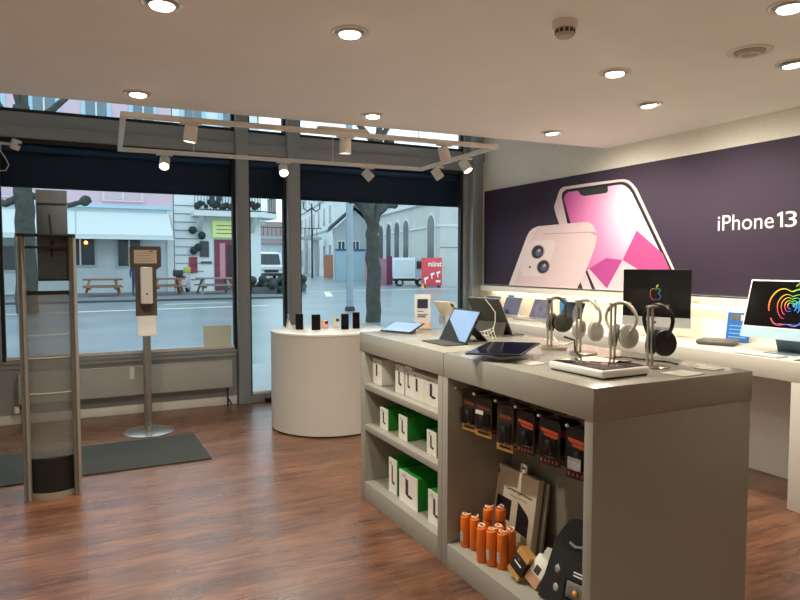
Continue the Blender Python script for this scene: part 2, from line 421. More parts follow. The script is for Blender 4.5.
MB().tube([(.022, .029, 1.76), (.026, .029, 1.70), (.030, .029, 1.63)], .0022, 6).build('printed_line', black_m, sb)
MB().box((-.052, .027, 1.345), (.118, .03, 1.357)).build('bottom_edge', black, sb)

# ------------------------------------------------------------------ sanitizer stand
s = thing('sanitizer_stand', 'steel hand sanitizer stand with white dispenser in front of the window', 'sanitizer stand', (.505, 5.92, 0))
MB().lathe([(.21, 0), (.21, .008), (.19, .014), (.05, .02)], 40).build('base_plate', steel, s)
MB().cyl((0, 0, .015), (0, 0, 1.2), .033, n=24).build('pole', steel, s)
bp_ = [(-.085, 0, 1.01), (.085, 0, 1.01), (.085, 0, 1.40), (.125, 0, 1.43), (.125, 0, 1.59), (.115, 0, 1.60), (-.115, 0, 1.60), (-.125, 0, 1.59), (-.125, 0, 1.43), (-.085, 0, 1.40)]
MB().prism([(p[0], -.036, p[2]) for p in bp_], (0, -.010, 0)).build('back_board', mat('taupe_board', (98, 88, 75), .5, var=.03), s)
nt_ = MB().box((-.09, -.049, 1.455), (.09, -.046, 1.568)).build('notice_card', card_c, s)
ln = MB()
for k in range(4): ln.box((-.07+.008*(k % 2), -.0495, 1.475+.022*k), (.065-.012*(k % 3), -.0488, 1.478+.022*k))
ln.build('printed_lines', mat('faded_print', (150, 120, 96), .6), nt_)
MB().box((.035, -.0497, 1.552), (.062, -.049, 1.562)).build('red_mark', mat('red_print', (170, 60, 44), .6), nt_)
d = MB().box((-.047, -.125, 1.115), (.047, -.046, 1.425), bev=.012).build('dispenser', white_gloss, s)
MB().box((-.030, -.115, 1.095), (.030, -.06, 1.116), bev=.004).build('nozzle', dgrey, d)
MB().cyl((0, -.127, 1.20), (0, -.124, 1.20), .008).build('level_dot', black, d)
t = MB(); t.box((-.075, -.050, .86), (.075, -.044, 1.01), bev=.003); t.box((-.078, -.14, .845), (.078, -.044, .862), bev=.005); t.box((-.078, -.14, .862), (.078, -.134, .872)); t.build('drip_tray', white_gloss, s)

# ------------------------------------------------------------------ round table and phones
rt = thing('round_display_table', 'white drum-shaped display table by the window with phones on top', 'table', (2.0, 5.50, 0))
MB().lathe([(.46, 0), (.46, .03)], 64).build('plinth', dgrey, rt)
MB().lathe([(.508, .015), (.508, .85)], 72).build('drum', mat('white_drum', (192, 186, 178), .5, var=.01), rt)
MB().lathe([(.510, .85), (.512, .855), (.512, .866), (.505, .87), (.001, .87)], 72).build('top', white_gloss, rt)
def phone(label, x, y, col, rz, lean=14, w=.068, h=.142, cam_=False, prop=True):
    z = .87
    p = thing('smartphone', label, 'phone', (x-.04, y-.025, z), rz, 'phones on the round table')
    T = Matrix.Rotation(math.radians(-lean), 4, 'X')
    MB().box((-w/2, -.004, .006), (w/2, .004, .006+h), bev=.004, M=T).build('body', col, p)
    MB().box((-w/2+.004, -.0046, .011), (w/2-.004, -.004, h), M=T).build('screen', black_gl if col is not rose and col is not creamp else col, p)
    if cam_:
        MB().box((.002, -.0065, h-.032), (.030, -.004, h-.004), bev=.002, M=T).build('camera_bump', black, p)
    MB().prism([(-.018, .004, 0), (-.018, .06, 0), (-.018, .034, .075)], (.036, 0, 0)).build('prop_stand', white_gloss, p)
    MB().box((-.03, -.02, 0), (.03, .06, .004), bev=.001).build('foot', white_gloss, p)
rose = mat('rose_gold_back', (214, 158, 132), .3, .4); creamp = mat('cream_phone_back', (226, 216, 196), .35)
maroon = mat('maroon_back', (62, 22, 34), .35)
phone('black phone, leftmost dark one on the white round table', 1.755, 5.47, black, -.30)
phone('wider black phone standing second from left on the round table', 1.875, 5.375, black, -.32, w=.078, h=.138)
phone('rose gold phone with dark camera in the middle of the round table', 2.00, 5.50, rose, -.3, 20, .064, .075, True)
phone('cream phone with dark camera right of the rose gold phone', 2.105, 5.50, creamp, -.36, 20, .056, .095, True)
phone('black phone just right of the cream phone on the round table', 2.115, 5.30, black, -.37)
phone('maroon phone at the right front of the round table', 2.235, 5.335, maroon, -.40, -4 + 16, .064, .148)
phone('pale phone seen edge-on at the left end of the round table', 1.70, 5.72, silver, -1.65, 12, .066, .12)
phone('pale phone seen edge-on behind the maroon phone', 2.38, 5.60, silver, 1.05, 14, .066, .13)

# ------------------------------------------------------------------ island shelving
IX0, IX1, BZ, TZ, HZ = 1.548, 2.362, .112, .914, 1.03
def unit(label, y0, y1, sl, sr, shelves):
    u = thing('shelf_unit', label, 'shelf', (0, 0, 0))
    u.location = (IX0, y0, 0)
    L_ = y1-y0
    MB().box((0, 0, 0), (IX1-IX0, sl, TZ), bev=.0015).build('side_panel', grey_lam, u)
    MB().box((0, L_-sr, 0), (IX1-IX0, L_, TZ), bev=.0015).build('side_panel', grey_lam, u)
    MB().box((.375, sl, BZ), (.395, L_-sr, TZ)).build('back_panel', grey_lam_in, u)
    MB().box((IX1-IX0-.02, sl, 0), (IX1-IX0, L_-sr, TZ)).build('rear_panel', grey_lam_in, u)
    MB().box((0, sl, 0), (.375, L_-sr, BZ), bev=.0015).build('base_shelf', grey_lam, u)
    for z in shelves:
        MB().box((0.0, sl, z-.035), (.375, L_-sr, z), bev=.0015).build('shelf', grey_lam, u)
    return u
unit('grey shelf unit with white and green cartons, far half of the island', 2.665, 3.675, .045, .062, (.468, .721))
un = unit('grey shelf unit with hanging packs, near half of the island', 1.650, 2.663, .042, .047, ())
def slab(label, y0, y1):
    o = MB().box((1.546, y0, TZ), (2.366, y1, HZ), bev=.0025).build('worktop', counter_m)
    return tag(o, label, 'worktop')
slab('thick grey worktop slab with tablets, far half of the island', 2.655, 3.685)
slab('thick grey worktop slab with headphones, near half of the island', 1.648, 2.652)

# cartons on the shelves of the far unit
def carton(name, label, y, w, h, dpt, z, group, green, x=1.60, rz=0.0, art='phone', inset=0):
    c = thing(name, label, 'box', (x, y, z), rz, group)
    m = MB(); m.box((.004, -w/2, 0), (dpt, w/2, h), bev=.0015); m.build('carton_body', green_p if green else card_w, c)
    fr = MB().box((0, -w/2, 0), (.004, w/2, h)).build('front_face', card_w, c)
    a = MB()
    cy = w*.06; cz = h*.55
    # dark product picture: an upright bar with a puck at its foot
    ph, pw = h*(.27 if green else .24), w*.075
    a.prism([(-.0008, cy-pw, cz-ph), (-.0008, cy+pw, cz-ph*.9), (-.0008, cy+pw*1.1, cz+ph), (-.0008, cy-pw*.9, cz+ph*.9)], (.0008, 0, 0))
    if art == 'puck' or green:
        n = 14
        a.prism([(-.0008, cy-w*.15+w*.15*math.cos(2*PI*k/n), cz-ph*.92+h*.045*math.sin(2*PI*k/n)) for k in range(n)], (.0008, 0, 0))
    a.build('product_picture', mat('red_brown_picture', (74, 38, 42), .5, var=.4, scale=70) if group == G3 else mat('dark_picture', (40, 30, 34), .5, var=.3, scale=70), fr)
    t_ = MB()
    for k in range(3): t_.box((-.0006, w*.12, h*(.82+.035*k)), (0, w*(.38-.05*k), h*(.832+.035*k)))
    t_.build('printed_lines', mat('grey_print', (130, 124, 118), .6), fr)
    return c
G1, G2, G3 = 'white cartons on the top shelf', 'green-sided cartons on the middle shelf', 'green-sided cartons on the bottom shelf'
carton('carton', 'white carton with dark stick picture, left end of the top shelf', 3.54, .135, .155, .20, .722, G1, False)
carton('carton', 'white carton second from left on the top shelf, partly behind the next', 3.235, .11, .160, .15, .722, G1, False, x=1.60, art='puck')
carton('carton', 'narrow white carton third from left on the top shelf', 3.135, .075, .165, .14, .722, G1, False, x=1.605, art='puck')
carton('carton', 'wide white carton with stick and dot picture, middle of the top shelf', 3.02, .145, .150, .15, .722, G1, False)
carton('carton', 'white carton with round puck picture, right end of the top shelf', 2.862, .165, .148, .15, .722, G1, False, art='puck')
carton('carton', 'small white and green carton, left one on the middle shelf', 3.445, .11, .128, .19, .469, G2, True)
carton('carton', 'small white and green carton, middle one on the middle shelf', 3.195, .105, .135, .21, .469, G2, True)
carton('carton', 'small white and green carton, right one on the middle shelf', 2.865, .10, .125, .19, .469, G2, True)
carton('carton', 'tall green carton with narrow white front, left on the bottom shelf', 3.345, .105, .205, .22, .113, G3, True, x=1.61)
carton('carton', 'large green carton with dark charger picture, middle of the bottom shelf', 3.13, .22, .180, .22, .113, G3, True)
carton('carton', 'green carton with red-brown picture, right on the bottom shelf', 2.825, .15, .170, .20, .113, G3, True)

# hooks and hanging packs of the near unit
hk = [(2.608, .83), (2.447, .83), (2.28, .831), (2.138, .833), (1.987, .829), (1.824, .827)]
hook_m = mat('chrome_hook', (210, 208, 204), .25, .9)
for y, z in hk:
    h_ = MB(); ly = y-1.645
    h_.tube([(.375, ly, z+.02), (.10, ly, z+.02), (.055, ly, z+.022), (.045, ly, z+.03)], .003, 8)
    h_.build('display_hook', hook_m, un)
    MB().ball((.042, ly, z+.032), .007, n=8).build('hook_tip', white_gloss, kids(un)[-1])
pack_dk = mat('pack_dark_card', (34, 32, 31), .35, var=.2, scale=40)
pack_br = mat('pack_brown_card', (58, 44, 34), .4, var=.2, scale=40)
pack_or = mat('pack_orange_text', (206, 84, 44), .5, var=.05)
pack_pic = mat('pack_product_picture', (66, 78, 82), .3, var=.5, scale=50)
def pack(label, y, z1, w, h, style, x=1.625, rz=0.0):
    p = thing('accessory_pack', label, 'pack', (x, y, z1-h), rz, 'packs hanging on hooks in the island')
    m = MB(); m.prism([(0, -w/2, .0), (0, w/2, .0), (0, w/2, h-.012), (0, w/2-.012, h), (0, -w/2+.012, h), (0, -w/2, h-.012)], (.004, 0, 0))
    m.build('card', pack_br if style == 'kraft' else pack_dk, p)
    MB().box((-.022, -w/2+.008, .035), (0, w/2-.008, h*.62), bev=.006).build('blister', glass_mat('clear_blister', (.85, .86, .86), .2) if 'clear_blister' not in bpy.data.materials else bpy.data.materials['clear_blister'], p)
    q = MB(); q.tube([(-.010, w*.10, .045), (-.012, w*.14, h*.35), (-.010, -.005, h*.5), (-.012, -w*.16, h*.3), (-.010, -w*.08, .05)], .004, 8)
    q.box((-.016, -.010, h*.40), (-.004, .010, h*.56), bev=.003); q.build('product', pack_pic, p)
    if style == 'kraft':
        k_ = MB().box((-.002, -w/2, 0), (0, w/2, .036)).build('kraft_band', kraft, p)
        MB().box((-.0026, -w*.34, .013), (-.002, w*.34, .021)).build('printed_line', black_m, k_)
        MB().box((-.0012, -w*.36, h*.70), (0, w*.36, h*.78)).build('orange_stripe', mat('rust_print', (128, 58, 40), .5), p)
    else:
        a = MB()
        a.prism([(-.0012, w*.42, h*.80), (-.0012, -w*.40, h*.76), (-.0012, -w*.40, h*.69), (-.0012, w*.30, h*.72), (-.0012, w*.42, h*.75)], (.0012, 0, 0))
        a.prism([(-.0012, w*.30, h*.70), (-.0012, -w*.40, h*.67), (-.0012, -w*.36, h*.61), (-.0012, w*.20, h*.64)], (.0012, 0, 0))
        a.build('orange_lettering', pack_or, p)
        d_ = MB()
        for k in range(5): d_.box((-.0015, -w*.38+k*w*.18, .010), (0, -w*.38+k*w*.18+w*.07, .022))
        d_.build('printed_icons', pack_or, p)
    return p
def small_box(name, label, x, y, rot, dims, ms, parts, z=.113):
    b = thing(name, label, 'box', (x, y, z), rot=rot)
    MB().box((-dims[0]/2, -dims[1]/2, 0), (dims[0]/2, dims[1]/2, dims[2]), bev=.002).build('carton_body', ms, b)
    for nm, a, c, mm in parts: MB().box(a, c).build(nm, mm, b)
    return b
ORD = ['first', 'second', 'third', 'fourth', 'fifth', 'sixth']
SPEC = [('kraft', .100, .178, 2.568, 'with kraft band at its foot'), ('kraft', .108, .178, 2.447, 'with white patch and kraft foot'), ('kraft', .100, .200, 2.28, 'tall and kraft-edged'),
        ('dark', .100, .175, 2.138, 'dark with orange foot'), ('dark', .108, .180, 1.987, 'black with orange lettering'), ('dark', .112, .190, 1.824, 'black with orange lettering and small photo')]
for k, (st, w, h, y, d) in enumerate(SPEC):
    front = pack('front pack on the %s hook from the left, %s' % (ORD[k], d), y-.010, .842, w, h, st, x=1.632, rz=.16)
    for j in (1, 2):
        dup(front, '%s pack behind the front one on the %s hook from the left' % (('second', 'third')[j-1], ORD[k]), (1.632+.042*j, y-.010-.006*j, .842-h), .16+.05*j)
    if k == 1: MB().box((-.0235, -.02, h*.60), (-.022, .03, h*.70)).build('white_patch', card_w, front)
    if k == 5: MB().box((-.0235, -.03, h*.22), (-.022, .03, h*.46)).build('photo', mat('lit_picture', (170, 168, 170), .3, var=.4, scale=30), front)

small_box('tall_carton', 'tall dark carton with orange lines, standing behind the big black pack', 1.86, 1.93, (0, 0, 0), (.06, .12, .385), pack_dk,
          [('printed_line', (-.031, -.04, .340), (-.0295, .05, .350), pack_or), ('printed_line', (-.031, -.02, .362), (-.0295, .05, .370), mat('rust_print', (128, 58, 40), .5))], z=BZ)
# orange cylinders
def bottle(label, x, y, z, h=.155, r=.0235, rz=0.0, sticker=True):
    b = thing('orange_power_torch', label, 'torch', (x, y, z), rz, 'orange torches heaped on the bottom shelf')
    MB().lathe([(r*.9, 0), (r, .004), (r, h-.004), (r*.95, h), (r*.80, h+.002), (r*.78, h-.002), (.001, h-.002)], 20).build('casing', orange, b)
    MB().tube([(r*.62*math.cos(a), r*.62*math.sin(a), h+.004+.003*math.sin(a)+.002*k) for k, a in enumerate((0, .9, 1.8, 2.8, 3.8, 4.8))] + [(r*.9, -.012, h+.012), (r*1.1, -.004, h+.004)], .0034, 7).build('wrist_cord', mat('pale_orange_cord', (246, 214, 180), .6), b)
    if sticker: MB().prism([(-r*1.02*math.cos(a), r*1.02*math.sin(a), .03) for a in (-.5, -.25, 0, .25, .5)] + [(-r*.9*math.cos(a), r*.9*math.sin(a), .03) for a in (.5, 0, -.5)], (0, 0, .045)).build('label_sticker', mat('grey_sticker', (176, 168, 158), .6, var=.2, scale=120), b)
    return b
bz = .113
B0 = [('orange torch at the far left of the heap', 1.612, 2.555), ('orange torch second from left in the heap', 1.632, 2.505),
      ('orange torch at the front left of the main heap', 1.592, 2.385), ('orange torch with sticker, front middle of the heap', 1.612, 2.337),
      ('orange torch nearest the viewer, at the front right of the heap', 1.638, 2.293), ('orange torch at the right edge against the cream box', 1.690, 2.303),
      ('orange torch hidden in the middle row of the heap', 1.660, 2.353), ('orange torch at the back left of the heap', 1.665, 2.445),
      ('orange torch at the back of the heap before the cream box', 1.705, 2.400)]
for k, (l, x, y) in enumerate(B0): bottle(l, x, y, bz, .155 if k > 1 else .145, rz=k*.9 if k not in (3, 4, 0) else 0, sticker=k in (0, 3, 4, 5))
bottle('short orange torch on top of the heap, left of two', 1.662, 2.438, bz+.166, .046, .024, .4, False)
bottle('short orange torch on top of the heap, right of two', 1.702, 2.397, bz+.166, .052, .024, 1.4, False)

# cream box, small boxes, big black pack
cb = thing('flat_carton', 'tall cream carton with two dark screens, leaning at the back of the shelf', 'box', (1.80, 2.475, bz+.009), 0)
T = Matrix.Rotation(math.radians(8), 4, 'Y')
MB().box((0, -.165, 0), (.035, .165, .345), bev=.002, M=T).build('carton_body', card_c, cb)
MB().box((.045, -.185, 0), (.060, .155, .335), bev=.002, M=T).build('rear_carton', mat('grey_board', (150, 140, 126), .6), cb)
tb = MB(); tb.box((.012, -.06, .345), (.016, -.01, .385), M=T); tb.build('hang_tab', card_w, cb)
MB().box((.0114, -.045, .362), (.012, -.025, .372), M=T).build('tab_slot', black, tb and kids(cb)[-1])
MB().box((-.001, .01, .10), (0, .125, .20), M=T).build('screen_picture', mat('dark_picture', (40, 30, 34), .5), cb)
MB().prism([(-.001, -.04, .075), (-.001, -.13, .07), (-.001, -.13, .15), (-.001, -.115, .17), (-.001, -.04, .21)], (.001, 0, 0), M=T).build('screen_picture', mat('dark_picture', (40, 30, 34), .5), cb)
text('lettering', 'smartphone', mat('dark_print', (52, 44, 40), .6), cb, T @ frame_m((-.0015, -.04, .25), (0, -1, 0), (0, 0, 1)), width=.19, height=.02, bold=.01)
text('lettering', 'protection film', mat('dark_print', (52, 44, 40), .6), cb, T @ frame_m((-.0015, -.04, .225), (0, -1, 0), (0, 0, 1)), width=.13, height=.010)
MB().box((-.0012, .13, .30), (0, .17, .32), M=T).build('corner_mark', mat('rust_print', (128, 58, 40), .5), cb)

small_box('small_carton', 'small black and kraft carton tipped on the shelf by the torches', 1.632, 2.185, (.42, math.radians(14), .12), (.045, .075, .12), pack_dk,
          [('kraft_band', (-.0235, -.0385, 0), (.0235, .0385, .022), kraft), ('kraft_band', (-.0235, -.0385, .092), (.0235, .0385, .121), kraft), ('printed_line', (-.0245, -.02, .055), (-.0225, .025, .06), card_w), ('printed_mark', (-.0245, .0, .07), (-.0225, .016, .08), mat('rust_print', (128, 58, 40), .5))], z=bz+.019)
small_box('small_carton', 'slim white carton leaning on the tipped kraft carton', 1.648, 2.100, (.40, math.radians(16), .2), (.022, .07, .125), card_w,
          [('kraft_band', (-.0115, -.0355, 0), (.0115, .0355, .045), mat('tan_print', (190, 146, 112), .6)), ('printed_line', (-.0118, -.015, .05), (-.011, .015, .085), dgrey)], z=bz+.016)
small_box('small_carton', 'white carton lying askew behind the small cartons', 1.79, 2.13, (math.radians(8), math.radians(-14), .5), (.12, .11, .05), card_w,
          [('kraft_band', (-.061, -.056, 0), (.061, .056, .012), kraft)], z=bz+.032)
pk = thing('tool_pack', 'big black pack with windows leaning against the end panel', 'pack', (1.655, 1.872, bz+.008), rot=(0, math.radians(14), .22))
MB().prism([(0, -.11, 0), (0, .155, 0), (0, .115, .24), (0, .07, .32), (0, .05, .335), (0, -.09, .345), (0, -.11, .32)], (.03, 0, 0)).build('card', black_m, pk)
MB().box((-.012, -.085, .035), (0, .045, .115), bev=.006).build('clear_window', bpy.data.materials['clear_blister'], pk)
MB().box((-.004, -.07, .045), (0, .03, .105)).build('product_picture', mat('lit_picture', (170, 168, 170), .3, var=.4, scale=30), pk)
MB().ball((-.003, -.015, .07), .014, n=8).build('product_lens', mat('amber', (230, 160, 80), .3), pk)
for y_, z_ in ((.085, .13), (.08, .06)): MB().ball((0, y_, z_), .013, n=8, sc=(.3, 1, 1.2)).build('rivet', hook_m, pk)
MB().tube([(-.002, .045, .245), (-.004, .02, .235), (-.002, -.01, .24), (-.002, -.03, .262)], .006, 8).build('product_picture', mat('steel_blue_print', (120, 140, 150), .4), pk)
MB().prism([(-.001, -.02, .18), (-.001, -.10, .165), (-.001, -.10, .205), (-.001, -.06, .215), (-.001, -.025, .205)], (.001, 0, 0)).build('orange_mark', pack_or, pk)
for z_ in (.128, .14): MB().box((-.001, -.09, z_), (0, .01, z_+.005)).build('printed_line', card_w, pk)

# ------------------------------------------------------------------ things on the island
# low tablet, sign, tablets
t = thing('tablet', 'low lying tablet with painted blue reflection on its screen at the far left of the island', 'tablet', (1.775, 3.55, HZ), math.radians(-62))
scr_refl = mat('blue_screen_reflection', (126, 152, 194), .15, var=.05, scale=6, emit=(120, 160, 215), es=.10)  # bluish reflection on the tablet glass, painted as a faint glow
T = Matrix.Translation((0, 0, .028)) @ Matrix.Rotation(math.radians(16), 4, 'X')
MB().box((-.115, -.08, 0), (.115, .08, .007), bev=.003, M=T).build('body', black, t)
MB().box((-.105, -.072, .007), (.105, .072, .0076), M=T).build('screen', scr_refl, t)
MB().prism([(-.06, .02, 0), (-.06, .08, 0), (-.06, .078, .03)], (.12, 0, 0)).build('stand_wedge', white_gloss, t)
sg = thing('sign_holder', 'upright white price card in clear holder at the island end', 'sign', (1.975, 3.66, HZ), math.radians(-30))
MB().box((-.055, -.03, 0), (.055, .04, .004), bev=.001).build('foot', acryl, sg)
MB().box((-.052, -.003, .004), (.052, .003, .225), bev=.001).build('card', mat('pale_card', (206, 204, 202), .45, var=.02), sg)
MB().box((-.034, -.0045, .135), (.034, -.003, .195)).build('photo', mat('dark_photo', (42, 44, 60), .4, var=.3, scale=40), sg)
l_ = MB()
for k, (z, w) in enumerate(((.115, .02), (.095, .034), (.085, .03), (.078, .026))): l_.box((-.034, -.0045, z), (-.034+2*w, -.003, z+.004))
l_.build('printed_lines', dgrey, sg)
MB().box((-.05, -.0045, .01), (.05, -.003, .045)).build('peach_strip', mat('peach_print', (222, 176, 144), .6), sg)

gt = thing('tablet', 'cream-backed tablet with camera leaning away behind the tablet with the painted blue reflection', 'tablet', (2.20, 3.60, HZ), math.radians(-80))
T = Matrix.Rotation(math.radians(33), 4, 'X') 
MB().box((-.098, -.004, 0), (.098, .004, .215), bev=.006, M=T).build('body', mat('gold_shell', (226, 212, 192), .4, .1), gt)
MB().box((.062, -.007, .180), (.088, -.004, .205), bev=.002, M=T).build('camera_bump', dgrey, gt)
MB().prism([(-.04, -.07, 0), (-.04, -.01, 0), (-.04, -.062, .12)], (.08, 0, 0)).build('stand', silver, gt)

bt = thing('tablet', 'tablet with painted blue reflection on its screen, propped on a black folding cover', 'tablet', (1.83, 2.965, HZ), 0)
TL, TR, BR, BL = Vector((.105, .16, .175)), Vector((.105, -.085, .175)), Vector((-.045, -.135, .004)), Vector((-.045, .14, .004))
def slabq(a, b, c, d, t0, t1, mb=None, mi=0):
    n = (b-a).cross(d-a).normalized()
    mb = mb or MB(); mb.prism([p + n*t0 for p in (a, b, c, d)], n*(t1-t0), mi); return mb
TL = BL + Vector((.095, 0, .170)); TR = BR + Vector((.095, 0, .170))
slabq(BL, BR, TR, TL, -.004, .004).build('body', black, bt)
def lerp2(u, v): return BL*(1-u)*(1-v) + BR*u*(1-v) + TR*u*v + TL*(1-u)*v
nn = (BR-BL).cross(TL-BL).normalized(); nn = nn if nn.x < 0 else -nn
MB().prism([lerp2(u, v) + nn*.0042 for u, v in ((.04, .64), (.74, .05), (.96, .05), (.96, .95), (.04, .95))], nn*.0008).build('screen', scr_refl, bt)  # painted reflection; its dark lower-left corner is cut away
MB().box((-.17, -.13, 0), (-.03, .125, .006), bev=.002).build('cover_flap', dgrey, bt)
MB().prism([(.055, -.05, .08), (.055, .05, .08), (.14, .05, .001), (.14, -.05, .001)], (.006, 0, .003)).build('cover_prop', black_m, bt)

bg = thing('tablet', 'large dark grey tablet case seen from behind with white cable', 'tablet', (2.235, 3.20, HZ), math.radians(-78))
T = Matrix.Rotation(math.radians(30), 4, 'X')
MB().box((-.125, -.006, .0), (.125, .006, .255), bev=.004, M=T).build('case_back', dgrey, bg)
MB().box((-.123, .006, .005), (.123, .010, .252), M=T).build('tablet_edge', silver, bg)
MB().box((-.125, -.09, 0), (.125, .10, .006), bev=.002).build('keyboard_flap', mat('flap_grey', (92, 86, 77), .6), bg)
MB().prism([(-.12, -.085, .006), (.12, -.085, .006), (.12, -.045, .10), (-.12, -.045, .10)], (0, .005, 0)).build('prop', mat('prop_grey', (66, 62, 56), .7), bg)
MB().tube([(.03, -.135, .215), (.055, -.118, .18), (.075, -.098, .14), (.07, -.092, .09), (.06, -.10, .03), (.04, -.13, .006), (-.02, -.16, .005)], .0032, 7).build('charging_cable', cable_w, bg)
wc = MB()
for k in range(4): wc.tube([(.02*k, 0, .004), (-.015+.02*k, .01, .05+.006*k), (-.035+.02*k, .03, .045), (-.02+.02*k, .05, .004)], .003, 6)
o = wc.build('cable_bundle', cable_w); o.location = (2.00, 2.96, HZ); tag(o, 'bundle of white cables behind the tablet with the painted blue reflection', 'cable')

ft = thing('tablet', 'dark tablet lying flat on a silver riser in the middle of the island', 'tablet', (1.805, 2.53, HZ), 0)
MB().box((-.17, -.22, 0), (-.02, -.05, .014), bev=.004).build('riser', silver, ft)
T = Matrix.Translation((-.098, -.139, .036)) @ Matrix.Rotation(math.radians(-3), 4, 'Y') @ Matrix.Rotation(math.radians(38), 4, 'Z')
MB().box((-.13, -.16, .012), (-.07, -.10, .032), bev=.002).build('riser_neck', silver, ft)
MB().box((-.09, -.17, 0), (.09, .17, .008), bev=.005, M=T) if False else MB().box((-.17, -.125, 0), (.17, .125, .008), bev=.005, M=T).build('body', black, ft)
MB().box((-.162, -.117, .008), (.162, .117, .0086), M=T).build('screen', mat('dark_blue_screen', (16, 16, 36), .08, var=.3), ft)
def card(label, x, y, rz, w, d):
    o = MB().box((-w/2, -d/2, 0), (w/2, d/2, .004), bev=.001).build('price_card', mat('pale_price_card', (190, 184, 172), .4, var=.02)); o.location = (x, y, HZ); o.rotation_euler = (0, 0, rz); tag(o, label, 'card', 'price cards lying on the island'); return o
card('white price card lying in front of the flat dark tablet', 1.70, 2.20, .15, .09, .12)
card('white price card lying right of the mirrored tray', 2.06, 1.72, .1, .13, .10)
card('white card lying at the far edge near the black headphones', 2.255, 1.76, .2, .08, .08)

tr = thing('display_tray', 'white flat tray with mirrored glass top at the near island corner', 'tray', (1.797, 1.895, HZ), math.radians(2))
MB().box((-.115, -.138, 0), (.115, .138, .005), bev=.002).build('foot', dgrey, tr)
MB().box((-.122, -.146, .005), (.122, .146, .036), bev=.010, seg=4).build('body', white_gloss, tr)
MB().box((-.114, -.138, .0355), (.114, .138, .0375), bev=.0008).build('glass_top', mat('mirror_glass', (150, 146, 148), .03, .95, 0), tr)

# headphones on stands
pole_m = mat('stand_aluminium', (190, 182, 168), .28, .85, .03, 40)
def stand(label, x, y):
    s_ = thing('headphone_stand', label, 'headphone stand', (x, y, HZ), 0, 'headphone stands on the island')
    MB().lathe([(.062, 0), (.064, .002), (.064, .006), (.060, .009), (.001, .009)], 36).build('base', pole_m, s_)
    for dx in (-.042, -.018): MB().box((dx-.0045, -.004, .008), (dx+.0045, .004, .245), bev=.002).build('upright', pole_m, s_)
    MB().box((-.046, -.012, .243), (.066, .012, .252), bev=.003).build('top_bar', pole_m, s_)
    return s_
def headphones(label, x, y, band_c, cup_c, pad_c, rz, w=.066, wc=.050, h=.135, cup=(.036, .046), tilt=0.0, z0=.256, turn=.35, br=.009):
    """closed headphones hanging by the band from the bar; the band lies in the local y-z plane"""
    h_ = thing('headphones', label, 'headphones', (x, y, HZ+z0), rz, 'headphones hanging on the stands')
    T = Matrix.Rotation(tilt, 4, 'Y')
    arc = [(0, w*math.cos(PI*k/24), -w*.95 + w*.95*math.sin(PI*k/24)) for k in range(25)]
    low = lambda s: [(0, s*(w + (wc-w)*t**1.6), -w*.95 - (h-.012-w*.95)*t) for t in (.3, .6, .85, 1)]
    pts = low(1)[::-1] + arc + low(-1)
    MB().tube(pts, br, 10, flat=.5, M=T).build('headband', band_c, h_)
    MB().tube([(p[0], p[1]*.92, p[2]-.004) for p in arc[4:21]], br*1.15, 10, flat=.5, M=T).build('band_cushion', pad_c, h_)
    for sy in (-1, 1):
        R = T @ Matrix.Translation((0, sy*wc, -h)) @ Matrix.Rotation(sy*turn, 4, 'Z') @ Matrix.Rotation(sy*.12, 4, 'X') @ Matrix.Rotation(-sy*PI/2, 4, 'X')
        c_ = MB(); c_.lathe([(.001, .017), (cup[0]*.6, .016), (cup[0]*.93, .010), (cup[0], 0), (cup[0]*.96, -.006)], 28, M=R, sy=cup[1]/cup[0]); c_ = c_.build('ear_cup', cup_c, h_)
        e_ = MB(); e_.lathe([(cup[0]*.96, -.006), (cup[0]*1.0, -.014), (cup[0]*.9, -.024), (cup[0]*.55, -.022), (cup[0]*.5, -.012), (.001, -.012)], 28, M=R, sy=cup[1]/cup[0]); e_.build('ear_cushion', pad_c, c_)
    return h_
S = [(2.118, 2.54), (2.112, 2.325), (2.104, 2.10), (2.098, 1.89)]
LS = ['aluminium headphone stand holding dark headphones, furthest from the viewer', 'aluminium headphone stand second furthest, with big silver headphones',
      'aluminium headphone stand second nearest, with cream silver headphones', 'aluminium headphone stand nearest the viewer, with black headphones']
for (x, y), l in zip(S, LS): stand(l, x, y)
olive = mat('olive_grey_plastic', (62, 60, 50), .4); hsil = mat('headphone_silver', (186, 182, 174), .35, .3); hcream = mat('headphone_cream', (208, 196, 178), .4, .1); hpad = mat('grey_mesh_pad', (120, 116, 110), .8, var=.1, scale=120); hpad2 = mat('light_mesh_pad', (176, 170, 160), .8)
headphones('dark olive headphones on the furthest stand', 2.132, 2.54, olive, olive, black_m, .25, .056, .040, .128, (.048, .046), 0, turn=.55)
headphones('silver headphones with wide band on the second furthest stand', 2.132, 2.325, hsil, hsil, hpad2, .0, .088, .062, .146, (.036, .047), 0, turn=.25)
headphones('cream and silver headphones on the second nearest stand', 2.120, 2.10, hcream, hsil, hpad, .1, .082, .044, .150, (.042, .052), 0, turn=.6)
headphones('black headphones on the nearest stand', 2.112, 1.89, black, black, black_m, .05, .070, .036, .155, (.046, .054), 0, turn=.55, br=.011)
o = MB().tube([(1.99, 2.20, .004), (2.04, 2.30, .018), (2.09, 2.36, .06), (2.06, 2.40, .075)], .005, 8).build('headphone_cable', cable_b); o.location = (0, 0, HZ); tag(o, 'thick black cable under the big silver headphones', 'cable')
o = MB().tube([(1.95, 2.02, .004), (2.02, 2.05, .006), (2.09, 2.10, .015), (2.14, 2.10, .010), (2.20, 2.03, .004), (2.24, 1.95, .004), (2.22, 1.88, .004)], .0035, 8).build('headphone_cable', cable_b); o.location = (0, 0, HZ); tag(o, 'thin black cable winding between the two nearest stands', 'cable')
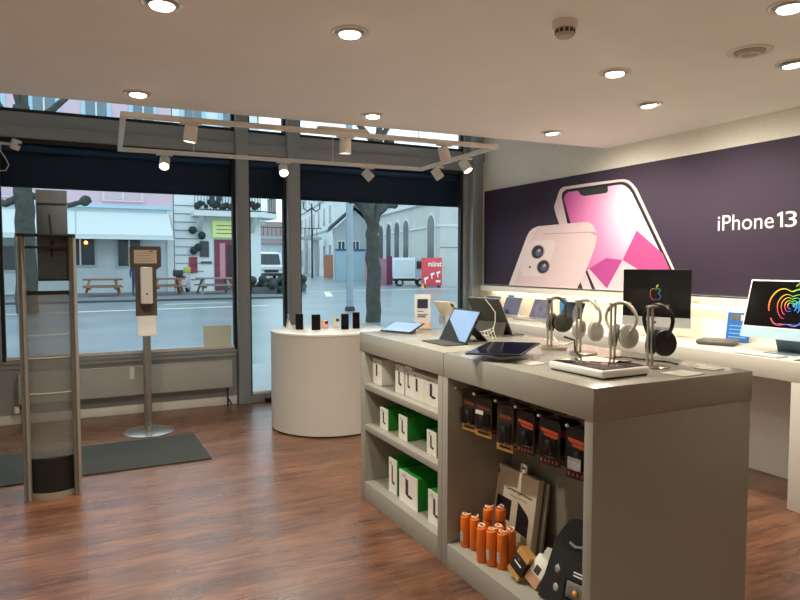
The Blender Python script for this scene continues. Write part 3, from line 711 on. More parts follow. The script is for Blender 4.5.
o = MB().tube([(2.10, 2.52, .055), (2.08, 2.46, .03), (2.09, 2.41, .035), (2.13, 2.38, .06)], .006, 8).build('headphone_cable', cable_w); o.location = (0, 0, HZ); tag(o, 'cream cable loop between the two furthest stands', 'cable')

# ------------------------------------------------------------------ wall desk
dk = thing('wall_desk', 'long white desk along the right wall with computers on it', 'desk', (3.72, 1.2, 0))
desk_m = mat('white_desk', (214, 207, 196), .35, var=.01)
MB().box((0, 0, .76), (.70, 5.30, .88), bev=.003).build('top', desk_m, dk)
MB().box((.0, .80, 0), (.50, 1.15, .76), bev=.003).build('leg', desk_m, dk)
MB().box((.0, 4.85, 0), (.50, 5.20, .76), bev=.003).build('leg', desk_m, dk)
MB().box((.53, .02, 0), (.55, 5.28, .76)).build('back_panel', desk_m, dk)

fr_rainbow = rainbow_mat('rainbow_picture', 1.0); fr_rainbow2 = rainbow_mat('rainbow_picture_dim', .7)
FRUIT = [(0, .62), (.16, .72), (.38, .78), (.62, .70), (.74, .54), (.54, .36), (.46, .10), (.54, -.14), (.80, -.30), (.74, -.56), (.56, -.82), (.36, -.95), (.16, -.90), (0, -.86),
         (-.16, -.90), (-.36, -.95), (-.56, -.82), (-.74, -.52), (-.86, -.16), (-.86, .18), (-.76, .48), (-.58, .70), (-.36, .78), (-.16, .72)]
def smooth_pts(p, it=2, closed=True):
    for _ in range(it):
        q = []
        n = len(p)
        rng = range(n) if closed else range(n-1)
        for i in rng:
            a, b = p[i], p[(i+1) % n]
            q += [(.75*a[0]+.25*b[0], .75*a[1]+.25*b[1]), (.25*a[0]+.75*b[0], .25*a[1]+.75*b[1])]
        p = q
    return p
def computer(label, x, y, rz, tilt, W, Hs, chin, bez, bezel_m, chin_m, stand_m, zc):
    """local: screen faces -y, x to the right; zc = height of the chin's lower edge"""
    c = thing('desktop_computer', label, 'computer', (x, y, .88), rz, )
    T = Matrix.Translation((0, 0, zc)) @ Matrix.Rotation(math.radians(-tilt), 4, 'X')
    MB().box((-W/2, -.008, 0), (W/2, .008, Hs+chin), bev=.007, M=T).build('housing', bezel_m, c)
    MB().box((-W/2+.001, -.0095, .001), (W/2-.001, -.008, chin), M=T).build('chin', chin_m, c)
    s_ = MB().box((-W/2+bez, -.0092, chin+bez*.6), (W/2-bez, -.0080, chin+Hs-bez), M=T).build('screen', screen_blk, c)
    MB().prism([(-.09, .10, .004), (-.09, .02, zc+.10), (-.09, .03, zc+.11), (-.09, .115, .004)], (.18, 0, 0)).build('stand_arm', stand_m, c)
    MB().box((-.10, -.05, 0), (.10, .125, .006), bev=.002).build('stand_foot', stand_m, c)
    return c, s_, T
c1, s1, T1 = computer('computer with silver chin and dark screen showing a small rainbow fruit outline', 4.07, 3.67, math.radians(-66), 1, .525, .375, .078, .004, black, silver, silver, .075)
a = MB(); sc = .050
a.tube([(.0+sc*p[0], -.0102, .072+.19+sc*1.05*p[1]) for p in smooth_pts(FRUIT)], .0035, 6, True, M=T1, flat=.3)
a.prism([(sc*q[0], -.0105, .262+sc*q[1]) for q in ((.02, .92), (.08, 1.20), (.32, 1.50), (.36, 1.38), (.28, 1.08))], (0, .001, 0), M=T1)
a.build('screen_picture', fr_rainbow2, s1)
MB().ball((0, -.0095, .036), .010, n=8, sc=(.9, .1, 1), M=T1).build('chin_mark', black, c1)
lb = mat('pale_blue_chin', (178, 206, 222), .35, .1); lbs = mat('blue_stand', (112, 134, 150), .35, .3)
c2, s2, T2 = computer('white-framed computer with pale blue chin and large rainbow fruit on screen', 3.985, 2.575, math.radians(-86), 17, .57, .325, .070, .012, white_gloss, lb, lbs, .088)
a = MB(); sc = .150
out = smooth_pts(FRUIT)
k0 = int(len(out)*.02)
def ring(sc, r, n0, n1, dx=0, dz=0):
    p = [out[int((n0+(n1-n0)*i/60)*len(out)) % len(out)] for i in range(61)]
    a.tube([(dx+sc*q[0], -.0105, 0.070+.155+dz+sc*.95*q[1]) for q in p], r, 6, False, M=T2, flat=.25)
ring(sc, .0105, .72, 1.20); ring(sc, .0105, .32, .68); ring(sc*.66, .006, .60, 1.30, .01); ring(sc*.47, .006, .62, 1.38, .01); ring(sc*.30, .006, .5, 1.4, .01); ring(sc*.16, .006, .5, 1.35, .01)
a.tube([(.02, -.0105, .352), (.03, -.0105, .365), (.055, -.0105, .380), (.085, -.0105, .384), (.07, -.0105, .362), (.04, -.0105, .350)], .007, 6, M=T2, flat=.25)
a.build('screen_picture', fr_rainbow, s2)
pk_ = thing('mini_computer', 'flat dark grey rounded box on the desk before the blue leaflet', 'mini computer', (4.06, 3.10, .88), math.radians(25))
MB().box((-.105, -.125, .004), (.105, .125, .036), bev=.016, seg=4).build('case', mat('space_grey', (96, 92, 86), .45, .3), pk_)
MB().box((-.09, -.11, 0), (.09, .11, .005)).build('foot', black, pk_)
lf = thing('leaflet', 'blue leaflet with photos in a stand on the desk', 'leaflet', (4.31, 3.135, .88), math.radians(-80))
T = Matrix.Rotation(math.radians(-10), 4, 'X')
blue_p = mat('blue_print', (40, 110, 190), .4, var=.03)
MB().box((-.085, -.002, 0), (.085, .002, .215), M=T).build('card', blue_p, lf)
MB().box((-.06, -.003, .155), (.005, -.002, .20), M=T).build('photo', mat('photo_brown', (110, 100, 92), .5, var=.4, scale=60), lf)
MB().box((.012, -.003, .155), (.06, -.002, .20), M=T).build('photo', mat('photo_pale', (200, 196, 190), .5, var=.2, scale=60), lf)
w_ = MB()
for k in range(4): w_.box((-.065, -.003, .03+.028*k), (.06-.02*(k % 2), -.002, .036+.028*k), M=T)
w_.build('printed_lines', mat('light_blue_print', (150, 196, 232), .5), lf)
MB().box((-.085, -.05, 0), (.085, .06, .004)).build('stand', acryl, lf)
kb = thing('keyboard', 'slim white keyboard on the desk before the white-framed computer', 'keyboard', (3.80, 2.60, .88), math.radians(4))
MB().box((-.055, -.14, 0), (.055, .14, .009), bev=.003).build('case', silver, kb)
kk = MB()
for i in range(5):
    for j in range(13): kk.box((-.048+i*.0195, -.132+j*.0205, .009), (-.048+i*.0195+.016, -.132+j*.0205+.017, .011))
kk.build('keys', white_gloss, kb)
o = MB().box((-.06, -.08, 0), (.06, .08, .005), bev=.002).build('mouse_pad', mat('olive_pad', (70, 74, 60), .8)); o.location = (3.83, 2.29, .88); tag(o, 'dark olive pad on the desk at the frame edge', 'pad')

# laptops
lap_scr = mat('purple_grey_screen', (92, 80, 104), .2, var=.08, scale=9, emit=(92, 80, 104), es=.10)
lap_dk = mat('dark_laptop_screen', (20, 20, 28), .15, var=.1)
def laptop(label, y, scr, x=4.05):
    l = thing('laptop', label, 'laptop', (x, y, .88), -PI/2, 'laptops on the wall desk')
    # local: screen faces -y, hinge at y=+.11
    b_ = MB().box((-.15, -.105, .002), (.15, .105, .016), bev=.004).build('base', silver, l)
    MB().box((-.13, -.01, .016), (.13, .085, .0165)).build('keyboard', mat('key_bed', (140, 138, 134), .5, var=.3, scale=120), b_)
    MB().box((-.05, -.095, .016), (.05, -.03, .0164)).build('trackpad', mat('pad_silver', (186, 184, 180), .3), b_)
    T = Matrix.Translation((0, .105, .014)) @ Matrix.Rotation(math.radians(-22), 4, 'X')
    d_ = MB().box((-.15, -.003, 0), (.15, .003, .205), bev=.003, M=T).build('lid', silver, l)
    MB().box((-.144, -.0038, .006), (.144, -.003, .199), M=T).build('display', scr, d_)
    return l, d_, T
l1 = laptop('silver laptop with purple-grey screen furthest along the desk', 6.20, lap_scr, 4.10)
l2 = laptop('laptop with purple-grey screen and dark round shape, second furthest', 5.80, lap_scr, 4.10)
MB().prism([(-.06+.06*math.cos(PI*k/10), -.0046, .008+.055*math.sin(PI*k/10)) for k in range(11)], (0, .0006, 0), M=l2[2]).build('screen_picture', black, l2[1])
l3 = laptop('laptop with thin rings on its purple-grey screen, third furthest', 5.30, lap_scr, 4.10)
rr = MB()
for R_ in (.045, .065, .085): rr.tube([(R_*math.cos(2*PI*k/24), -.0042, .10+R_*math.sin(2*PI*k/24)) for k in range(24)], .0012, 5, True, M=l3[2])
rr.build('screen_picture', mat('pale_line', (196, 190, 180), .4), l3[1])
l4 = laptop('laptop with black screen nearest along the desk, behind the headphones', 4.83, lap_dk, 4.10)
def note(label, y, z, rz=0):
    o = thing('price_leaflet', label, 'leaflet', (4.33, y, .88), -PI/2, 'blue leaflets behind the laptops')
    MB().box((-.055, -.002, .0), (.055, .002, z)).build('card', mat('bright_blue_print', (60, 150, 210), .5), o)
    MB().box((-.055, -.02, 0), (.055, .04, .004)).build('stand', acryl, o)
note('bright blue leaflet standing behind the second furthest laptop', 5.93, .225)
note('bright blue leaflet standing behind the black-screened laptop', 5.06, .215)

# ------------------------------------------------------------------ poster on the right wall
ps = thing('wall_poster', 'wide dark purple phone poster mounted on the right wall', 'poster', (RX, 0, 0))
PX = -.03
MB().box((PX, 1.7, 1.208), (-.002, 6.575, 2.32), bev=.002).build('board', mat('purple_print', (66, 53, 70), .7, spec=.25, var=.04, scale=2), ps)
m = MB(); m.box((-.075, 1.7, 1.195), (-.002, 6.575, 1.206)); m.box((-.075, 1.7, 1.135), (-.068, 6.575, 1.206)); m.build('lower_rail', wall_m, ps)
Fv = Vector((math.sin(YAW)*math.cos(PITCH), math.cos(YAW)*math.cos(PITCH), -math.sin(PITCH)))
Rv = Vector((math.cos(YAW), -math.sin(YAW), 0)); Uv = Rv.cross(Fv)
def on_wall(px, py, x):
    """point of the photograph taken on the plane of the poster (distance x from the lens), as (y, z)"""
    d = Fv*F_PX + Rv*(px-400) + Uv*(300-py); t_ = x/d.x
    return d.y*t_, max(1.2085, EYE + d.z*t_)
pic = MB()
def art(pts, layer, mi):
    x = PX - .0006*layer
    P = [on_wall(px, py, RX+x) for px, py in pts]
    pic.prism([(x, y, z) for y, z in P], (-.0006, 0, 0), mi)
side = [(558.5, 193), (554, 207), (556, 215), (583, 291), (591, 291), (566, 222)]
art([(558.5, 193), (560, 189.5), (563, 187), (590, 183), (618, 179.6), (624, 179.2), (629, 180.5), (633, 184), (637, 189), (686, 296), (591, 291), (566, 222), (558.8, 199)], 1, 0)
art(side, 2, 1)
art([(561.5, 197), (562.5, 192.5), (566, 189.5), (590, 186), (618, 182), (623.5, 181.8), (628, 183.4), (631.3, 186.5), (634.5, 191), (683.5, 296), (592, 291), (567, 222)], 2, 2)
scr = [(563.8, 198.5), (565, 195), (568, 192), (590, 189), (617, 184.9), (622, 184.6), (625.5, 186), (629, 189), (632, 193), (680, 296), (595.5, 291), (570, 221)]
art(scr, 3, 3)
art([(622.6, 260), (636.7, 230.3), (662.7, 253.5), (671, 272), (652, 278)], 4, 4)
art([(622.6, 260), (652, 278), (671, 272), (680, 295.5), (606, 291)], 5, 5)
art([(622.6, 260), (608, 289.5), (589, 268.6), (606, 258)], 4, 6)
art([(589, 268.6), (608, 291), (595.5, 291), (587, 270)], 4, 5)
art([(577, 190.4), (607.6, 186), (608, 190.8), (606.8, 192.8), (602, 193.6), (584, 196), (580.4, 194.6), (578.5, 191.4)], 4, 7)
back = [(508.7, 286), (527, 236), (529.5, 231.5), (533, 228.4), (538, 226.3), (560, 224.2), (586.6, 222), (590.5, 223), (594, 226.5), (596.2, 232), (596.5, 238), (595.3, 246), (586.6, 269.6), (577, 291)]
art(back, 6, 8)
art([(543, 233.5), (594.5, 231.5), (596.3, 233.5), (596.3, 236), (590, 232.8), (543, 234.3)], 7, 9)
art([(527, 236), (529.5, 231.5), (533, 228.4), (538, 226.3), (541, 226), (536, 230), (532, 237), (513, 286.3), (508.7, 286)], 7, 10)
def disc(cx, cy, rx, ry, layer, mi, rot=.5, n=20):
    art([(cx + rx*math.cos(a)*math.cos(rot) - ry*math.sin(a)*math.sin(rot), cy + rx*math.cos(a)*math.sin(rot) + ry*math.sin(a)*math.cos(rot)) for a in (2*PI*k/n for k in range(n))], layer, mi)
art([(527, 246), (533, 241), (553, 239.5), (556, 243), (547, 272), (541, 276), (523, 276), (520, 271)], 8, 10)
for cx, cy in ((537.9, 251.9), (543.3, 266.8)):
    disc(cx, cy, 6.6, 7.6, 9, 9); disc(cx-.2, cy, 5.6, 6.7, 10, 11); disc(cx+.6, cy+.6, 3.0, 3.8, 11, 12); disc(cx+1.2, cy-1.4, 1.2, 1.8, 12, 13)
disc(529.9, 267, 1.1, 1.3, 9, 12)
M_ = lambda n, c: mat('print_' + n, c, .6, var=.015, scale=6)
pic.build('printed_picture', [M_('pale_edge', (236, 210, 212)), M_('pink_side', (232, 204, 208)), M_('bezel', (34, 22, 32)), print_pink_mat(), M_('rose_facet', (200, 82, 146)), M_('blush_facet', (244, 206, 212)),
                              M_('magenta', (196, 74, 150)), M_('notch', (44, 48, 46)), M_('phone_back', (242, 212, 212)), M_('crease', (206, 174, 180)), M_('phone_back_light', (248, 226, 224)), M_('lens_dark', (44, 40, 50)), M_('lens_grey', (104, 98, 108)), M_('lens_glint', (190, 186, 196))], ps)
def poster_word(body, xa, xb, ta, ba):
    """white word printed on the poster between two photo columns; ta, ba: top and foot at its left edge"""
    ya, zt = on_wall(xa, ta, RX+PX); _, zb = on_wall(xa, ba, RX+PX); yb, _ = on_wall(xb, 222, RX+PX)
    text('lettering', body, mat('white_print', (250, 244, 238), .5, var=0), ps, frame_m((PX-.0025, (ya+yb)/2, (zt+zb)/2), (0, -1, 0), (0, 0, 1)), width=abs(ya-yb), height=zt-zb, bold=.0)
poster_word('iPhone', 718.3, 774.0, 215.8, 231.0)
poster_word('3', 785.6, 797.0, 211.4, 227.2)
one = [on_wall(px, py, RX+PX) for px, py in ((781.0, 211.9), (783.2, 211.7), (783.2, 227.0), (780.6, 227.2), (780.6, 214.8), (777.6, 216.6), (777.6, 214.3))]
MB().prism([(PX-.0025, y, z) for y, z in one], (-.0008, 0, 0)).build('lettering', mat('white_print', (250, 244, 238), .5, var=0), ps)

# ------------------------------------------------------------------ ceiling fittings and lamps
def lamp_light(name, kind, energy, col, loc, rot, size, parent=None, blend=.8, angle=130):
    d = bpy.data.lights.new(name, kind); d.energy = energy; d.color = col
    if kind == 'SPOT': d.spot_size = math.radians(angle); d.spot_blend = blend; d.shadow_soft_size = size
    if kind == 'POINT': d.shadow_soft_size = size
    o = bpy.data.objects.new(name, d); COL.objects.link(o); o.location = loc; o.rotation_euler = rot
    if parent: o.parent = parent
    return o
WARM = (1.0, .95, .79)
DOWN_E = 66
def downlight(label, x, y, e=DOWN_E, tilt=(0, 0)):
    d = thing('ceiling_downlight', label, 'ceiling light', (x, y, CZ), 0, 'round downlights in the ceiling')
    MB().lathe([(.088, 0), (.088, -.004), (.080, -.008), (.066, -.004), (.064, 0)], 32).build('trim_ring', white, d)
    R = Euler((tilt[0]*.3, tilt[1]*.3, 0)).to_matrix().to_4x4()
    MB().lathe([(.064, -.001), (.062, -.010), (.056, -.013), (.05, -.012)], 28, M=R).build('gimbal', steel, d)
    MB().lathe([(.050, -.012), (.045, -.019), (.028, -.024), (.001, -.026)], 28, M=R).build('lens', glow, d)
    lamp_light('downlight_lamp', 'SPOT', e, WARM, (0, 0, -.05), (tilt[0], tilt[1], 0), .04, d, .8, 138)
downlight('downlight cut by the top frame edge at left', .332, 2.871)
downlight('large downlight at top centre-left of the ceiling', 1.148, 2.838)
downlight('downlight at the ceiling edge above the security gate', .358, 4.421, 34)
downlight('downlight at the ceiling edge above the round table', 1.921, 4.316, 24)
downlight('downlight above the island, left of the round ceiling vent', 2.707, 2.762, 38)
downlight('downlight by the right wall above the poster phones', 3.447, 3.202, 46, tilt=(0, -.45))
downlight('small far downlight near the right corner of the ceiling edge', 3.467, 4.22, 46, tilt=(0, -.45))
downlight('downlight cut off at the top right corner of the picture', 2.673, 1.746, 32)
downlight('downlight cut off at the right frame edge below the corner one', 3.438, 2.219, 26, tilt=(0, -.45))
for l, x, y in (('added downlight over the unseen left side of the shop', -1.8, 2.4), ('added unseen downlight over the shop behind the camera', .2, -1.4),
                ('added unseen downlight at the back right of the shop', 2.2, -1.6), ('added unseen downlight at the back left of the shop', -1.8, -1.2)):
    downlight(l, x, y, 66)  # unseen downlights added so more light bounces up to the ceiling
sd = thing('smoke_detector', 'white smoke detector on the ceiling above the island', 'smoke detector', (1.955, 2.30, CZ))
MB().lathe([(.056, 0), (.056, -.022), (.050, -.030), (.044, -.030)], 32).build('base', white, sd)
MB().lathe([(.044, -.030), (.042, -.056), (.034, -.066), (.001, -.070)], 32).build('head', mat('detector_grey', (190, 182, 172), .5), sd)
v_ = MB()
for k in range(12):
    a = 2*PI*k/12; v_.box((.0405, -.007, -.052), (.0442, .007, -.036), M=Matrix.Rotation(a, 4, 'Z'))
v_.build('vents', dgrey, sd)
sp_ = thing('ceiling_speaker', 'round flat ceiling vent near the right frame edge', 'ceiling vent', (3.05, 2.193, CZ))
MB().lathe([(.108, 0), (.108, -.005), (.100, -.010), (.076, -.005), (.074, -.002)], 36).build('rim', white, sp_)
MB().lathe([(.072, 0), (.072, -.010), (.050, -.016), (.001, -.017)], 32).build('grille', mat('vent_grey', (176, 166, 152), .6), sp_)
MB().lathe([(.048, -.0155), (.050, -.021), (.042, -.021), (.040, -.0160)], 32).build('inner_ring', white, sp_)

# track lighting frame
TZ_ = 2.45
tk = thing('lighting_track', 'white rectangular lighting track hung before the windows', 'lighting track', (.29, 4.76, TZ_), math.radians(-2.1))
W_, D_ = 2.93, 1.44
def rail(a, b): return MB().box(a, b, bev=.004).build('rail', white, tk)
rail((-.018, -.018, -.018), (W_+.018, .018, .018)); rail((-.018, D_-.018, -.018), (W_+.018, D_+.018, .018))
rail((-.018, .018, -.018), (.018, D_-.018, .018)); rail((W_-.018, .018, -.018), (W_+.018, D_-.018, .018))
for x, y in ((.62, D_), (1.95, D_), (.9, 0.06), (2.2, .06)):
    yy = y if y > .5 else .0
    zt = 3.2-TZ_
    MB().cyl((x, yy, .018), (x, yy, zt), .004, n=8).build('suspension_cable', white, tk)
MB().box((1.35, -.025, .018), (1.75, .025, .04), bev=.003).build('power_feed', white, tk)
def spot(label, x, y, aim, e, lit=True):
    h_ = thing('track_spotlight', label, 'spotlight', (x, y, TZ_-.018), 0, 'spotlights on the lighting track')
    MB().box((-.07, -.016, -.014), (.07, .016, 0), bev=.003).build('adapter', white, h_)
    MB().cyl((0, 0, -.014), (0, 0, -.045), .009, n=12).build('neck', steel, h_)
    dv = Vector(aim).normalized(); q = dv.to_track_quat('-Z', 'Y'); R = Matrix.Translation((0, 0, -.075)) @ q.to_matrix().to_4x4()
    hd = MB().lathe([(.040, .055), (.044, .050), (.046, -.055), (.043, -.058), (.036, -.050)], 24, M=R).build('head', white, h_)
    MB().lathe([(.035, -.0510), (.03, -.0545), (.001, -.056)], 24, M=R).build('lens', glow if lit else mat('dim_lens', (200, 190, 175), .3), hd)
    if e:
        L_ = lamp_light('spotlight_lamp', 'SPOT', e, WARM, (R @ Vector((0, 0, -.065))), q.to_euler(), .03, h_, .6, 80)
spot('spotlight on the near rail, left one, pointing down at the stand', .72, 4.745, (-.12, .1, -1), 16)
spot('spotlight on the near rail, middle one above the round table', 1.86, 4.703, (.0, .1, -1), 6)
spot('spotlight on the near rail, right one by the track corner', 2.72, 4.67, (.5, .2, -1), 12)
spot('lit spotlight on the far rail, leftmost', .71, 6.183, (-.25, -1.0, -1.1), 12)
spot('lit spotlight on the far rail between the two mullions', 1.79, 6.144, (-.2, -1.1, -1.0), 12)
spot('spotlight on the far rail, right one pointing at the right wall', 2.66, 6.112, (1, -.25, -1), 8)
spot('spotlight on the right rail, far one', 3.252, 5.72, (.9, -.2, -1.2), 7)
spot('spotlight on the right rail, near one tilted to the right wall', 3.232, 5.16, (.35, -.55, -1.0), 7)

# LED strip beneath the poster rail
ls = thing('led_strip', 'thin warm light strip under the poster rail on the right wall', 'light strip', (RX-.050, 4.1, 1.190))
MB().box((-.012, -2.3, -.004), (.012, 2.3, .004)).build('strip', mat('led_emitter', (255, 240, 215), .5, var=0, emit=(255, 230, 196), es=8), ls)

# ------------------------------------------------------------------ outside
GZ = -.15
road_m = mat('wet_asphalt', (130, 144, 152), .28, var=.20, scale=.45, bump=.1)
pave_m = mat('pavement_slabs', (158, 166, 170), .6, var=.08, scale=1.2)
m = MB(); m.box((-80, WY+.3, GZ-.3), (140, 260, GZ)); struct(m.build('ground_street', road_m))
m = MB(); m.box((-40, WY+.14, GZ-.1), (60, 10.1, GZ+.02)); struct(m.build('ground_pavement_near', pave_m))
m = MB(); m.box((-40, 29.6, GZ), (9.0, 38.0, GZ+.06)); struct(m.build('ground_pavement_far', mat('far_pavement', (112, 118, 122), .7, var=.1, scale=1)))
m = MB(); m.box((-40, 29.45, GZ), (9.0, 29.6, GZ+.09)); struct(m.build('trim_kerb', mat('kerb_stone', (74, 80, 86), .7)))
line_m = mat('road_paint', (226, 224, 208), .6)
def line(label, a, b, w):
    a, b = Vector(a), Vector(b); n = Vector((-(b-a).y, (b-a).x)).normalized()*w/2
    o = MB().prism([(p.x, p.y, GZ+.002) for p in (a+n, b+n, b-n, a-n)], (0, 0, .004)).build('road_marking', line_m)
    o['kind'] = 'structure'
line('', (-12, 23.0), (6.5, 24.6), .28); line('', (10.5, 35.5), (24, 36.5), .35); line('', (11, 30), (13, 36), .35); line('', (3.0, 27.0), (5.5, 27.2), .2)

wh_st = mat('white_stucco', (214, 220, 222), .85, var=.04, scale=1.5)
gr_st = mat('grey_stucco', (176, 184, 188), .85, var=.05, scale=1.5)
pink_st = mat('pink_stucco', (216, 188, 202), .85, var=.04, scale=1)
beige_st = mat('beige_stone', (198, 200, 196), .85, var=.06, scale=1)
dwin = mat('dark_window', (50, 56, 62), .2, var=.2, scale=3)
trim_b = mat('pale_blue_surround', (176, 206, 222), .7, var=.03)
def win(parent, x0, x1, z0, z1, y, fr=trim_b, pane=dwin, s=.14, arch=False, out=-1):
    """window in a facade at local y, facing out (-1: -y, +1: +y)"""
    w = MB()
    if arch:
        n = 8; r_ = (x1-x0)/2; cx = (x0+x1)/2
        def ar(e): return [(cx-r_-e, z0)] + [(cx - (r_+e)*math.cos(PI*k/n), z1-r_ + (r_+e)*math.sin(PI*k/n)) for k in range(n+1)] + [(cx+r_+e, z0)]
        w.prism([(px, y, pz) for px, pz in ar(s)], (0, out*.10, 0)); f_ = w.build('window', fr, parent)
        MB().prism([(px, y+out*.10, pz) for px, pz in ar(0)], (0, out*.03, 0)).build('window_pane', pane, f_)
    else:
        w.box((x0-s, y, z0-s), (x1+s, y+out*.10, z1+s)); f_ = w.build('window', fr, parent)
        MB().box((x0, y+out*.10, z0), (x1, y+out*.13, z1)).build('window_pane', pane, f_)
        if x1-x0 > .5: MB().box(((x0+x1)/2-.04, y+out*.13, z0), ((x0+x1)/2+.04, y+out*.15, z1)).build('glazing_bar', wh_st, f_)
# pink building with the awning
A = thing('town_building', 'pink building with a long white awning across the street', 'building', (0, 38, GZ))
MB().box((-30, 0, 0), (4.75, 8, 4.58)).build('ground_floor_wall', mat('lower_stucco', (194, 202, 206), .85, var=.06, scale=1.5), A)
MB().box((-30, 0, 4.74), (4.75, 8, 14)).build('upper_wall', pink_st, A)
MB().box((-30, -.18, 4.58), (4.75, 8, 4.74)).build('cornice', trim_b, A)
MB().box((4.40, -.08, 0), (4.75, 0, 4.58)).build('corner_pilaster', wh_st, A)
for k, x in enumerate((-8.6, -6.2, -3.8, -1.4, 1.0, 3.3)):
    win(A, x-.5, x+.5, 8.6, 10.8, 0, trim_b, mat('bluish_window', (110, 128, 138), .25), .2)
for x in (-7.4, -2.6, 2.2): win(A, x-.9, x+.9, 5.05, 6.6, 0, mat('pale_pink_surround', (226, 206, 216), .8), mat('pale_pink_panel', (206, 184, 196), .7), .12)
win(A, -.6, .75, 1.55, 3.1, 0, gr_st, dwin, .1); win(A, -3.4, -2.2, 1.3, 2.5, 0, gr_st, dwin, .1); win(A, 1.9, 3.0, 1.5, 2.9, 0, gr_st, dwin, .1); win(A, -6.2, -4.9, 1.2, 2.6, 0, gr_st, dwin, .1)
aw = MB(); aw.prism([(-16, 0, 4.40), (-16, -1.9, 3.10), (-16, -1.9, 3.04), (-16, 0, 4.32)], (20.5, 0, 0)); aw.box((-16, -1.93, 2.90), (4.5, -1.89, 3.10))
aw_ = aw.build('awning', mat('white_awning_cloth', (204, 214, 216), .8, var=.02), A)
MB().cyl((-.1, -1.9, 3.10), (-.1, 0, 4.42), .03, n=6).build('awning_seam', gr_st, aw_)
MB().box((-16, -1.96, 2.86), (4.55, -1.88, 2.92)).build('front_bar', wh_st, aw_)
MB().ball((.35, -.3, 2.72), .09, n=6).build('wall_lamp', mat('amber_lamp', (255, 170, 90), .4, emit=(255, 150, 70), es=5), A)
# corner building with balcony
B = thing('corner_building', 'white corner building with balcony and red cafe door', 'building', (4.8, 38, GZ))
MB().prism([(0, 0, 0), (4.4, 0, 0), (5.0, .6, 0), (5.2, 10, 0), (0, 10, 0)], (0, 0, 13)).build('wall', mat('pale_white_stucco', (222, 230, 232), .85, var=.03), B)
gv = MB()
for k in range(10): gv.box((.02, -.03, .7+.46*k), (1.55, .0, .75+.46*k))
gv.build('rusticated_courses', mat('groove_grey', (130, 142, 150), .8), B)
bl = MB(); bl.prism([(.9, -1.2, 4.25), (4.6, -1.2, 4.25), (5.7, -.5, 4.25), (5.7, 1.5, 4.25), (4.4, 0, 4.25), (.9, 0, 4.25)], (0, 0, .28)); bl_ = bl.build('balcony_slab', wh_st, B)
for x in (1.2, 4.2): MB().prism([(x, -1.0, 4.25), (x, 0, 4.25), (x, 0, 3.4), (x, -.2, 3.5)], (.25, 0, 0)).build('bracket', wh_st, bl_)
rl = MB()
pathb = [(.95, -1.15), (4.58, -1.15), (5.65, -.48), (5.65, 1.4)]
for (xa, ya), (xb, yb) in zip(pathb, pathb[1:]):
    n_ = max(2, int(math.hypot(xb-xa, yb-ya)/.16))
    for k in range(n_): rl.box((xa+(xb-xa)*k/n_-.015, ya+(yb-ya)*k/n_-.015, 4.53), (xa+(xb-xa)*k/n_+.015, ya+(yb-ya)*k/n_+.015, 5.5))
    for z in (4.6, 5.5): rl.cyl((xa, ya, z), (xb, yb, z), .035, n=6)
rl.build('balcony_railing', mat('iron_railing', (48, 52, 58), .5), bl_)
bp2 = MB()
for k in range(22): bp2.ball((1.1+.16*k, -.95+random.uniform(-.1, .1), 4.75+random.uniform(0, .35)), random.uniform(.12, .24), n=5)
bp2.build('balcony_plants', mat('dark_foliage', (46, 58, 56), .8, var=.4, scale=6), bl_)
for x in (1.1, 3.2): win(B, x-.45, x+.45, 8.8, 11.0, 0, trim_b, mat('bluish_window', (110, 128, 138), .25), .25)
win(B, 1.9, 2.6, 5.2, 7.2, 0, wh_st, dwin, .1); win(B, 3.2, 3.9, 5.2, 7.2, 0, wh_st, dwin, .1)
MB().box((2.05, -.25, 3.10), (3.55, -.02, 4.05), bev=.03).build('shop_sign', mat('lime_sign', (206, 220, 150), .5, var=.03, emit=(206, 220, 140), es=.15), B)
ll = MB()
for k in range(3): ll.box((2.25, -.27, 3.32+.22*k), (3.35-.2*(k % 2), -.25, 3.37+.22*k))
ll.build('sign_lettering', mat('sign_grey', (110, 130, 90), .6), kids(B)[-1])
dr = MB().box((2.15, -.06, .1), (3.35, -.01, 3.0)).build('cafe_door', mat('red_door', (128, 58, 74), .5, var=.15, scale=4), B)
MB().box((2.45, -.08, .8), (2.75, -.06, 2.8)).build('pink_panel', mat('pink_glass', (200, 140, 154), .4), dr); MB().box((2.85, -.08, .8), (3.15, -.06, 2.7)).build('dark_panel', mat('dark_red_glass', (70, 34, 48), .4), dr)
for (x0, x1, z0, z1, mm, nm) in ((1.35, 1.85, 2.0, 2.9, dwin, 'menu_board'), (.75, 1.2, 1.1, 2.0, mat('poster_red', (150, 60, 76), .6, var=.4, scale=3), 'wall_poster_board'), (1.4, 2.0, 1.62, 1.75, dwin, 'wall_shelf')):
    MB().box((x0, -.08, z0), (x1, 0, z1)).build(nm, mm, B)
for x, z in ((.95, 3.5), (1.45, 3.2), (1.0, 2.35), (1.25, 2.55)): MB().ball((x, -.2, z), .22, n=7).build('hanging_planter', mat('dark_foliage', (46, 58, 56), .8, var=.4, scale=6), B)
# arch-windowed building on the right, facade along local x, facing local +y
Ca = math.radians(81)
Cb = thing('arcade_building', 'long pale stone building with tall arched windows on the right', 'building', (22.9, 40, GZ), Ca)
MB().box((-.2, -12, 0), (16.8, 0, 9.5)).build('wall', beige_st, Cb)
MB().box((-.3, -12, 6.05), (16.9, .22, 6.35)).build('cornice', wh_st, Cb)
MB().box((-.25, -12, 4.25), (16.85, .1, 4.40)).build('string_course', wh_st, Cb)
for u in (1.45, 7.35, 9.85, 12.35, 14.85): win(Cb, u-.66, u+.66, 1.2, 5.15, 0, wh_st, mat('arch_window', (66, 72, 76), .3, var=.2), .16, True, 1)
sm = MB()
for z in (2.75, 4.3): sm.box((-.23, -11, z), (-.2, .0, z+.05))
sm.build('panel_seams', mat('seam_grey', (120, 128, 130), .8), Cb)
